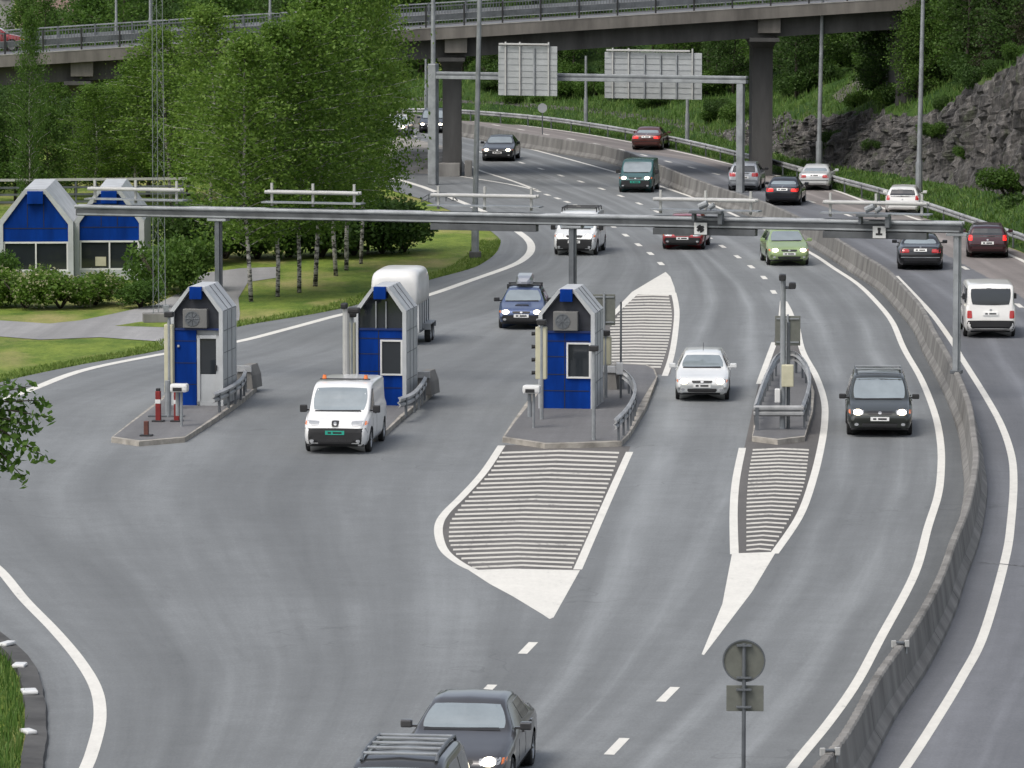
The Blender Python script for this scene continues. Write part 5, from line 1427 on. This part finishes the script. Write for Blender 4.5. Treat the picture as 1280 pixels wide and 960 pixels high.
# ------------------------------------------------------------------ vegetation
def leaves(mb, pts, rnd, l=.16, w=.10, down=.3):
    for c in pts:
        a = Vector((rnd.gauss(0, 1), rnd.gauss(0, 1), rnd.gauss(0, .7) - down)).normalized()
        b = a.cross(Vector((rnd.gauss(0, 1), rnd.gauss(0, 1), rnd.gauss(0, 1)))).normalized()
        k = rnd.uniform(.65, 1.35); la, wb = a * (l * k / 2), b * (w * k / 2)
        o = len(mb.v)
        mb.v += [tuple(c - la), tuple(c + wb), tuple(c + la), tuple(c - wb)]
        mb.f.append((o, o + 1, o + 2, o + 3))
def tree_proto(kind, seed):
    rnd = random.Random(seed); tr = MB(); cr = MB()
    if kind == 'birch': h, base, rad, nl, per, r0, sz, sg = 12.0, 2.7, 2.6, 92, 138, .075, .15, .38
    elif kind == 'broad': h, base, rad, nl, per, r0, sz, sg = 9.0, 1.0, 3.0, 78, 120, .15, .22, .5
    elif kind == 'tall': h, base, rad, nl, per, r0, sz, sg = 13.0, 3.0, 2.3, 64, 95, .13, .20, .45
    elif kind == 'spruce': h, base, rad, nl, per, r0, sz, sg = 10.0, .8, 1.9, 90, 70, .13, .17, .22
    n = 8; px, py = 0.0, 0.0; axis = []
    for i in range(n + 1):
        z = h * .97 * i / n; axis.append(Vector((px, py, z))); px += rnd.gauss(0, .07); py += rnd.gauss(0, .07)
    tr.chain(axis, [r0 * (1 - .9 * i / n) + .012 for i in range(n + 1)], 8)
    def ax(z):
        t = min(n - .001, max(0, z / (h * .97) * n)); i = int(t); return axis[i].lerp(axis[i + 1], t - i)
    for k in range(nl):
        u = (k + rnd.random()) / nl
        z = base + (h - base) * u ** (.95 if kind != 'spruce' else 1.15)
        t = (z - base) / (h - base)
        if kind == 'birch': prof = (math.sin(math.pi * min(1, .24 + t * .78)) ** .6)
        elif kind == 'broad': prof = (math.sin(math.pi * min(1, .22 + t * .76)) ** .6)
        elif kind == 'tall': prof = (math.sin(math.pi * min(1, .12 + t * .86)) ** .8)
        else: prof = (1 - t) * .95 + .04
        rr = rad * prof * rnd.uniform(.55, 1.12); az = k * 2.399 + rnd.gauss(0, .4)
        up = rnd.uniform(.1, .55) if kind != 'spruce' else rnd.uniform(-.3, .05)
        o = ax(z - rr * up * .5); tip = o + Vector((math.cos(az) * rr, math.sin(az) * rr, rr * up))
        mid = o.lerp(tip, .5) + Vector((0, 0, .08 * rr))
        tr.chain([o, mid, tip], [max(.012, r0 * .3 * (1 - t * .7)), max(.01, r0 * .18 * (1 - t * .6)), .006], 5)
        P = []
        m = 3 if kind != 'spruce' else 5
        for j in range(m):
            f = .42 + .58 * (j + rnd.random() * .6) / m
            c = o.lerp(tip, min(1, f)) + Vector((0, 0, .06 * rr))
            s = sg * rnd.uniform(.6, 1.15)
            for q in range(per // m):
                P.append(c + Vector((rnd.gauss(0, s), rnd.gauss(0, s), rnd.gauss(0, s * .62) - (abs(rnd.gauss(0, .3)) if kind == 'birch' else 0))))
        leaves(cr, P, rnd, sz, sz * .62, .5 if kind == 'birch' else .15)
    return tr, cr
def bush_proto(seed, w=1.5, h=1.6, n=5200, sz=.14):
    rnd = random.Random(seed); cr = MB(); tr = MB(); P = []
    for k in range(9):
        a = rnd.uniform(0, 6.28); tr.chain([(0, 0, 0), (math.cos(a) * w * .3, math.sin(a) * w * .3, h * .4), (math.cos(a) * w * .62, math.sin(a) * w * .62, h * .78)], [.04, .025, .01], 5)
    lob = [(rnd.uniform(-.6, .6) * w, rnd.uniform(-.6, .6) * w, rnd.uniform(.35, .72) * h, rnd.uniform(.35, .55)) for _ in range(13)]
    for _ in range(n):
        x, y, z, r_ = rnd.choice(lob)
        d = Vector((rnd.gauss(0, 1), rnd.gauss(0, 1), rnd.gauss(0, 1))).normalized() * r_ * rnd.uniform(.55, 1.1)
        q = Vector((x + d.x * w * .8, y + d.y * w * .8, z + d.z * h * .7))
        if q.z > .02: P.append(q)
    leaves(cr, P, rnd, sz, sz * .65, 0)
    return tr, cr, lob, w, h
PROTO = {}
def get_tree(kind, var, leafm, barkm):
    k = (kind, var, leafm)
    if k not in PROTO:
        kk = (kind, var)
        if kk not in PROTO: PROTO[kk] = tree_proto(kind, 11 + var * 17 + len(kind))
        tr, cr = PROTO[kk]
        PROTO[k] = (tr.mesh('trunk', M[barkm], True), cr.mesh('crown', M[leafm]))
    return PROTO[k]
def plant_tree(kind, var, leafm, barkm, loc, s, rz, label, group, name='tree', cat='tree', sx=1.0):
    tm, cm = get_tree(kind, var, leafm, barkm)
    r = thing(name, label, cat, loc, rz, group); r.scale = (s * sx, s * sx, s)
    ob('trunk', tm, r); ob('crown', cm, r); return r
def get_bush(var, leafm, fl):
    k = ('bush', var, leafm, fl)
    if k not in PROTO:
        tr, cr, lob, w, h = bush_proto(50 + var)
        bl = None
        if fl:
            rnd = random.Random(5 + var); mb = MB(); P = []
            for _ in range(230):
                x, y, z, r_ = rnd.choice(lob); d = Vector((rnd.gauss(0, 1), rnd.gauss(0, 1) - .5, rnd.gauss(0, 1))).normalized() * r_ * 1.1
                c = Vector((x + d.x * w * .8, y + d.y * w * .8, z + d.z * h * .7))
                if c.z > .05:
                    for _k in range(4): P.append(c + Vector((rnd.gauss(0, .045), rnd.gauss(0, .045), rnd.gauss(0, .04))))
            leaves(mb, P, rnd, .085, .075, 0); bl = mb.mesh('blossom', M['blossom'])
        PROTO[k] = (tr.mesh('stems', M['bark'], True), cr.mesh('crown', M[leafm]), bl)
    return PROTO[k]
def bush(var, leafm, loc, s, label, group, fl=False, sz=1.0, name='shrub'):
    tm, cm, bl = get_bush(var, leafm, fl)
    r = thing(name, label, 'shrub', loc, rng.uniform(0, 6.28), group); r.scale = (s, s, s * sz)
    ob('stems', tm, r); ob('crown', cm, r)
    if bl: ob('blossom', bl, r)
    return r

def build_vegetation():
    # the row of birches on the lawn
    words = ['leftmost birch of the row on the lawn, dark stem', 'birch second from the left in the lawn row', 'birch third from the left in the lawn row', 'slim birch fourth from the left in the lawn row', 'birch with thick dark stem foot, middle of the lawn row', 'birch just right of the thick stemmed one', 'birch second from the right end of the lawn row', 'rightmost birch of the lawn row, nearest the slip road']
    for i, (px, py, s, sx) in enumerate(((314,376,.85,1.2),(347,370,.88,1.15),(374,365,.90,1.15),(394,357,.98,1.1),(420,344,1.0,1.05),(433,337,1.1,.95),(451,329,1.12,.82),(460,317,1.0,.72))):
        p = at(px, py); p.z = -.05
        plant_tree('birch', i % 3, 'leaf_birch', 'birch', p, s, rng.uniform(0, 6), words[i], 'birches on the lawn', 'birch_tree', 'birch', sx)
    # more trees left of them, behind the office
    for i, (px, Y, s, lb) in enumerate(((37, 216, .86, 'slender pale stemmed birch behind the left office building'), (118, 244, .50, 'leafy birch rising behind the right office building'), (168, 244, .60, 'leafy birch behind the lattice mast'), (215, 242, .74, 'leafy birch between mast and left gantry post'), (262, 226, .86, 'leafy birch behind the left gantry post'))):
        q = atY(px, 300, Y)
        plant_tree('birch', (i + 1) % 3, 'leaf_birch' if i else 'leaf_mid', 'birch', (q.x, Y, -.05), s, rng.uniform(0, 6), lb, 'birches behind the office', 'birch_tree', 'birch', 1.5 if 0 < i < 4 else (1.25 if i else .45))
    # dark hedge behind the birches and shrubs round the office
    hp = [(245, 204, 1.5), (282, 207, 1.6), (322, 207, 1.55), (362, 208, 1.6), (402, 208, 1.5), (442, 209, 1.5), (478, 210, 1.45), (505, 211, 1.25)]
    for i, (px, Y, s) in enumerate(hp):
        q = atY(px, 330, Y)
        bush(i % 3, 'leaf_dark', (q.x, Y, -.05), s, 'dark green bush in the hedge behind the birch stems', 'bushes of the dark hedge', sz=1.05)
    for i, (px, py, s, sz) in enumerate(((-12, 386, .98, .95), (28, 388, 1.0, .92), (72, 388, 1.0, .86), (116, 384, .95, .8))):
        p = at(px, py); p.z = -.05; p.y += 1.2
        bush(i % 3, 'leaf_birch', p, s, ['cream flowering shrub at the left edge under the office', 'cream flowering shrub below the left office window', 'cream flowering shrub below the gap between the offices', 'cream flowering shrub below the right office window'][i], 'flowering shrubs before the office', True, sz)
    for i, (px, py, s, sz, lb) in enumerate(((176, 384, .72, .9, 'dark green shrub at the right end of the flowering shrubs'), (205, 368, 1.1, 1.2, 'big rounded dark shrub behind the lattice mast'), (228, 362, 1.15, 1.15, 'rounded dark shrub left of the gantry post'), (-8, 362, .8, 1.15, 'tall green shrub covering the left office corner'))):
        p = at(px, py); p.z = -.05
        bush(i % 3, 'leaf_mid', p, s, lb, 'dark shrubs by the office', False, sz)
    # wood behind the bridge
    g = 'trees in the wood behind the bridge'; lb = 'leafy tree in the wood behind the bridge'
    rnd = random.Random(3)
    for row, (Y, n, x0, x1, smin) in enumerate(((300, 10, -60, 440, .95), (322, 13, -60, 560, 1.1), (365, 15, -60, 760, 1.35), (420, 17, -80, 1000, 1.75), (480, 18, -80, 1160, 2.3))):
        for k in range(n):
            px = x0 + (x1 - x0) * (k + rnd.uniform(.2, .8)) / n
            q = atY(px, 100, Y + rnd.uniform(-6, 6))
            if XL(q.y) - 1.5 < q.x < XG(q.y) + 5 and q.y < 420: continue
            if px < 110 and Y > 380: continue
            z = ground_z(q.x, q.y)
            plant_tree('broad' if rnd.random() < .7 else 'tall', k % 2, 'leaf_mid' if rnd.random() < .55 else 'leaf_dark', 'bark', (q.x, q.y, z - .1), smin * rnd.uniform(.8, 1.15) * (.62 if px < 110 else 1), rnd.uniform(0, 6), lb, g)
    # scrub and trees on the bank right of the carriageway leading away
    g2 = 'trees on the hillside above the rock'; g3 = 'bushes on the grass bank'
    S, N = HILL['S'], HILL['n']
    cnt = 0
    for k in range(1500):
        i = rnd.randrange(len(S)); d = 7.5 + 46 * rnd.random() ** 1.25
        q = S[i] + N[i] * d; px, py = proj((q.x, q.y, ground_z(q.x, q.y)))
        if not (560 < px < 1420) or q.y > 420: continue
        if 263 < q.y < 279 and px < 1330: continue
        if 1025 < px < 1100 and d < 15: continue
        if 890 < px < 985 and d < 9: continue
        if px < 890 and d < 8.5: continue
        if any((q - t).length < 2.2 for t in HILL.setdefault('tr', [])): continue
        HILL['tr'].append(q.copy()); cnt += 1
        if cnt > 135: break
        kd = rnd.random(); right = px > 1100
        kind = 'tall' if kd < .45 else 'broad'
        lf = 'leaf_dark' if rnd.random() < .68 else 'leaf_mid'
        bark = 'birch' if rnd.random() < .35 else 'bark'
        plant_tree(kind, cnt % 2, lf, bark, (q.x, q.y, ground_z(q.x, q.y) - .15), rnd.uniform(.6, .95), rnd.uniform(0, 6), 'dark slender tree on the hillside above the rock cutting', g2, sx=.95)
    def hill_at(px, d):
        b = min(range(len(S)), key=lambda i: abs(proj(S[i] + N[i] * d)[0] - px)); q = S[b] + N[b] * d
        return Vector((q.x, q.y, ground_z(q.x, q.y) - .1))
    for px, d, s, lb, kind, lf, bk in ((1122, 8, .62, 'pale stemmed birch on the rock edge right of the bridge end', 'tall', 'leaf_dark', 'birch'), (1206, 9, .66, 'pale stemmed birch above the rock at right', 'tall', 'leaf_dark', 'birch'), (1172, 8, .5, 'thin pale stemmed tree on the rock edge', 'tall', 'leaf_mid', 'birch'), (1242, 7.5, .72, 'brownish spruce on top of the rock', 'spruce', 'leaf_brown', 'bark'), (1284, 7.5, .7, 'brownish spruce at the right edge above the rock', 'spruce', 'leaf_brown', 'bark')):
        plant_tree(kind, 0, lf, bk, hill_at(px, d), s, rng.uniform(0, 6), lb, 'single trees on the rock edge', 'spruce_tree' if kind == 'spruce' else 'birch_tree', 'spruce' if kind == 'spruce' else 'birch')
    for k, (px, d) in enumerate(((1104, 10), (1122, 13), (1138, 9.5), (1156, 12), (1172, 15), (1190, 10.5), (1210, 12.5), (1228, 16), (1246, 11), (1264, 14), (1284, 11), (1112, 17), (1146, 17), (1098, 7.5), (1114, 6.8), (1130, 7.4), (1147, 6.6), (1163, 7.6))):
        plant_tree('broad' if k % 3 else 'tall', k % 2, 'leaf_dark' if k % 4 else 'leaf_mid', 'bark' if k % 2 else 'birch', hill_at(px, d), rnd.uniform(.55, .8), k * 1.1, 'dark slender tree on the hillside above the rock cutting', g2)
    for i, (px, d, s, lb) in enumerate(((1045, 4.4, .7, 'green bush at the foot of the rock beside the lamp post'), (1112, 6.0, .9, 'dark bush on the rock edge left of the second lamp post'), (1128, 6.3, .8, 'small dark bush on the rock edge'), (1165, 4.0, .55, 'small green bush growing from the rock right of the lamp post'), (1222, 5.5, .7, 'green bush halfway up the rock'), (1258, 3.4, .95, 'green bush at the foot of the rock near the right edge'), (1290, 3.6, 1.0, 'green bush at the right edge below the rock'), (915, 6, .8, 'bush beside the right bridge pillar'), (1180, 5.6, .5, 'low bush on the rock ledge'), (1068, 6.2, .6, 'bush on the rock rim between the two lamp posts'), (1090, 4.2, .4, 'small bush at the rock foot between the two lamp posts'), (1204, 4.3, .45, 'small bush low on the rock right of the second lamp post'), (1240, 6, .6, 'bush on the steep rock shoulder near the right edge'), (1270, 5.4, .6, 'bush in the rock at the right edge'))):
        bush(i % 3, 'leaf_mid' if i % 2 else 'leaf_dark', hill_at(px, d), s, lb, 'bushes on the rock')
    for k in range(64):
        px = 600 + 320 * rnd.random(); d = 4.5 + 8 * rnd.random() ** .8
        bush(k % 3, 'leaf_mid' if rnd.random() < .6 else 'leaf_dark', hill_at(px, d), rnd.uniform(.5, 1.1) * (.55 if d < 6 else 1), 'green bush on the grass bank behind the signs', g3)
    for k in range(60):
        px = 985 + 330 * rnd.random(); d = 7 + 16 * rnd.random()
        if 1035 < px < 1100 and d < 12: continue
        bush(k % 3, 'leaf_dark' if rnd.random() < .7 else 'leaf_mid', hill_at(px, d), rnd.uniform(.6, 1.25), 'dark undergrowth bush on the hillside above the rock', 'undergrowth bushes on the hillside')
    for k, (px, Y, s) in enumerate(((-20, 244, .8), (20, 246, .85), (60, 246, .72), (95, 250, .75), (135, 250, .85), (5, 256, .8), (-40, 252, .8), (185, 250, 1.0), (235, 250, 1.05), (285, 246, 1.05), (330, 248, 1.0), (375, 244, 1.0))):
        q = atY(px, 300, Y); plant_tree('broad', k % 2, 'leaf_dark' if k % 2 else 'leaf_mid', 'bark', (q.x, Y, -.05), s * .72, k * 1.3, 'bushy green tree between the offices and the bridge', 'bushy trees between offices and bridge')
    # tall verge grass, one mass
    mb = MB()
    for k in range(52000):
        i = rnd.randrange(len(S)); d = .3 + 13 * rnd.random() ** 1.5
        if 3.5 < d < 5.3 and proj(S[i])[0] > 900: continue
        q = S[i] + N[i] * d + Vector((rnd.uniform(-.2, .2), rnd.uniform(-.2, .2), 0))
        z = ground_z(q.x, q.y)
        hgt = rnd.uniform(.08, .3) * (1 if d < 4 else 1.6); a = rnd.uniform(0, 3.14); c, s_ = math.cos(a) * .04, math.sin(a) * .04
        o = len(mb.v); lx, ly = rnd.gauss(0, .1), rnd.gauss(0, .1)
        mb.v += [(q.x - c, q.y - s_, z - .03), (q.x + c, q.y + s_, z - .03), (q.x + lx, q.y + ly, z + hgt)]; mb.f.append((o, o + 1, o + 2))
    # and the unmown corner at the bottom left, the lawn edges
    for k in range(5200):
        y = at(0, 790 + 190 * rnd.random()).y; x = XL1(y) - .35 - 2.2 * rnd.random()
        hgt = rnd.uniform(.08, .3); a = rnd.uniform(0, 3.14); c, s_ = math.cos(a) * .02, math.sin(a) * .02
        o = len(mb.v); mb.v += [(x - c, y - s_, -.03), (x + c, y + s_, -.03), (x + rnd.gauss(0, .06), y + rnd.gauss(0, .06), hgt)]; mb.f.append((o, o + 1, o + 2))
    o = mb.build('grass', M['blade']); tag(o, 'tall rough grass along the verges and the kerbed corner', 'grass', kind='stuff')
    mb = MB()
    for k in range(12000):
        y = at(0, 300 + 178 * rnd.random()).y; x = XL1(y) - .05 - 1.1 * rnd.random() ** 2
        hgt = rnd.uniform(.03, .11); a = rnd.uniform(0, 3.14); c, s_ = math.cos(a) * .03, math.sin(a) * .03
        o = len(mb.v); mb.v += [(x - c, y - s_, -.03), (x + c, y + s_, -.03), (x + rnd.gauss(0, .05), y + rnd.gauss(0, .05), hgt)]; mb.f.append((o, o + 1, o + 2))
    o = mb.build('grass', M['blade_lawn']); tag(o, 'short pale grass fringe along the edge of the lawn', 'grass', kind='stuff')
    # near tree reaching in from the left
    Yt = 62.0; rnd = random.Random(21)
    loc = Vector((-8.6, Yt, -.05))
    t = thing('maple_tree', 'near tree whose leafy branch hangs in at the left edge', 'tree', loc)
    tr = MB(); cr = MB()
    tr.chain([(0, 0, 0), (.1, 0, 3), (-.1, .1, 6), (.1, 0, 9), (0, 0, 12)], [.26, .22, .18, .13, .03], 10)
    P = []
    tips = [atY(x, y, Yt + dy) - loc for x, y, dy in ((66, 522, 0), (58, 500, .3), (40, 482, .2), (14, 478, -.2), (58, 572, .1), (40, 560, -.2), (32, 600, 0), (20, 575, .3), (8, 545, 0), (28, 530, -.1), (5, 510, .2), (48, 535, .2), (12, 590, .1))]
    hub = atY(-60, 520, Yt) - loc
    root = Vector((0, 0, hub.z - .3))
    tr.chain([root, root.lerp(hub, .5) + Vector((0, 0, .25)), hub], [.10, .06, .04], 7)
    for tp in tips:
        mid = hub.lerp(tp, .55) + Vector((0, rnd.gauss(0, .08), .08)); tr.chain([hub, mid, tp], [.022, .012, .004], 5)
        for f in [k / 26 for k in range(6, 27)]:
            c = (hub.lerp(mid, f * 2) if f < .5 else mid.lerp(tp, f * 2 - 1))
            for _ in range(3): P.append(c + Vector((rnd.gauss(0, .045), rnd.gauss(0, .10), rnd.gauss(0, .045) - .02)))
    for _ in range(26):
        a = rnd.uniform(0, 6.28); z = rnd.uniform(5, 12); rr = rnd.uniform(1.2, 2.4) * (1 - abs(z - 8.5) / 6); tp = Vector((math.cos(a) * rr, math.sin(a) * rr, z + .4))
        if tp.x > 1.9: tp.x = 1.9
        tr.chain([(0, 0, z - .3), tp], [.04, .01], 5)
        if tp.x + loc.x > -7.6: continue
        for _k in range(120): P.append(tp * 1.0 + Vector((rnd.gauss(0, .3), rnd.gauss(0, .38), rnd.gauss(0, .3))))
    leaves(cr, P, rnd, .115, .065, .45)
    tr.build('trunk', M['bark'], t, True); cr.build('crown', M['leaf_mid'], t)
# ------------------------------------------------------------------ light, camera, assembly
def build_light():
    w = bpy.data.worlds.new('World'); scn.world = w; w.use_nodes = True
    nt = w.node_tree; bg = nt.nodes['Background']
    sky = nd(nt, 'ShaderNodeTexSky', sky_type='NISHITA'); sky.sun_disc = False
    el, az = SUN_EL, SUN_AZ
    sky.sun_elevation = R(el); sky.sun_rotation = R(az)
    sky.air_density = 1.0; sky.dust_density = 4.0; sky.ozone_density = 1.0
    hs = nd(nt, 'ShaderNodeHueSaturation'); hs.inputs['Saturation'].default_value = SKY_SAT
    link(nt, sky.outputs[0], hs.inputs['Color']); link(nt, hs.outputs[0], bg.inputs[0])
    bg.inputs[1].default_value = SKY_STR
    l = bpy.data.lights.new('sun', 'SUN'); l.energy = SUN_STR; l.angle = R(26); l.color = (1.0, .955, .89)
    o = bpy.data.objects.new('sun', l); COL.objects.link(o)
    d = Vector((math.sin(R(az)) * math.cos(R(el)), math.cos(R(az)) * math.cos(R(el)), math.sin(R(el))))
    o.rotation_euler = d.to_track_quat('Z', 'Y').to_euler(); o.location = (0, 0, 60)
def build_camera():
    c = bpy.data.cameras.new('camera'); c.sensor_width = 36; c.lens = F / 1280 * 36; c.clip_end = 6000; c.clip_start = 1
    o = bpy.data.objects.new('camera', c); COL.objects.link(o)
    o.location = (0, 0, CAMH); o.rotation_euler = (math.pi / 2 - PITCH, 0, 0); scn.camera = o
SUN_EL, SUN_AZ, SUN_STR, SKY_STR, SKY_SAT, EXPO = 56, -135, 1.15, .15, .5, .50
build_materials()
build_ground()
build_barrier()
build_hill()
build_bridge()
build_island_furniture()
build_gantry()
build_sign_gantry()
build_furniture()
build_vehicles()
build_trailer()
build_bridge_car()
build_vegetation()
build_light()
build_camera()
vs = scn.view_settings; vs.view_transform = 'Standard'; vs.look = 'None'; vs.exposure = EXPO; vs.gamma = 1; vs.use_curve_mapping = False
scn.render.resolution_x, scn.render.resolution_y = 1024, 768
scn.cycles.max_bounces = 6; scn.cycles.transparent_max_bounces = 4; scn.cycles.use_denoising = True
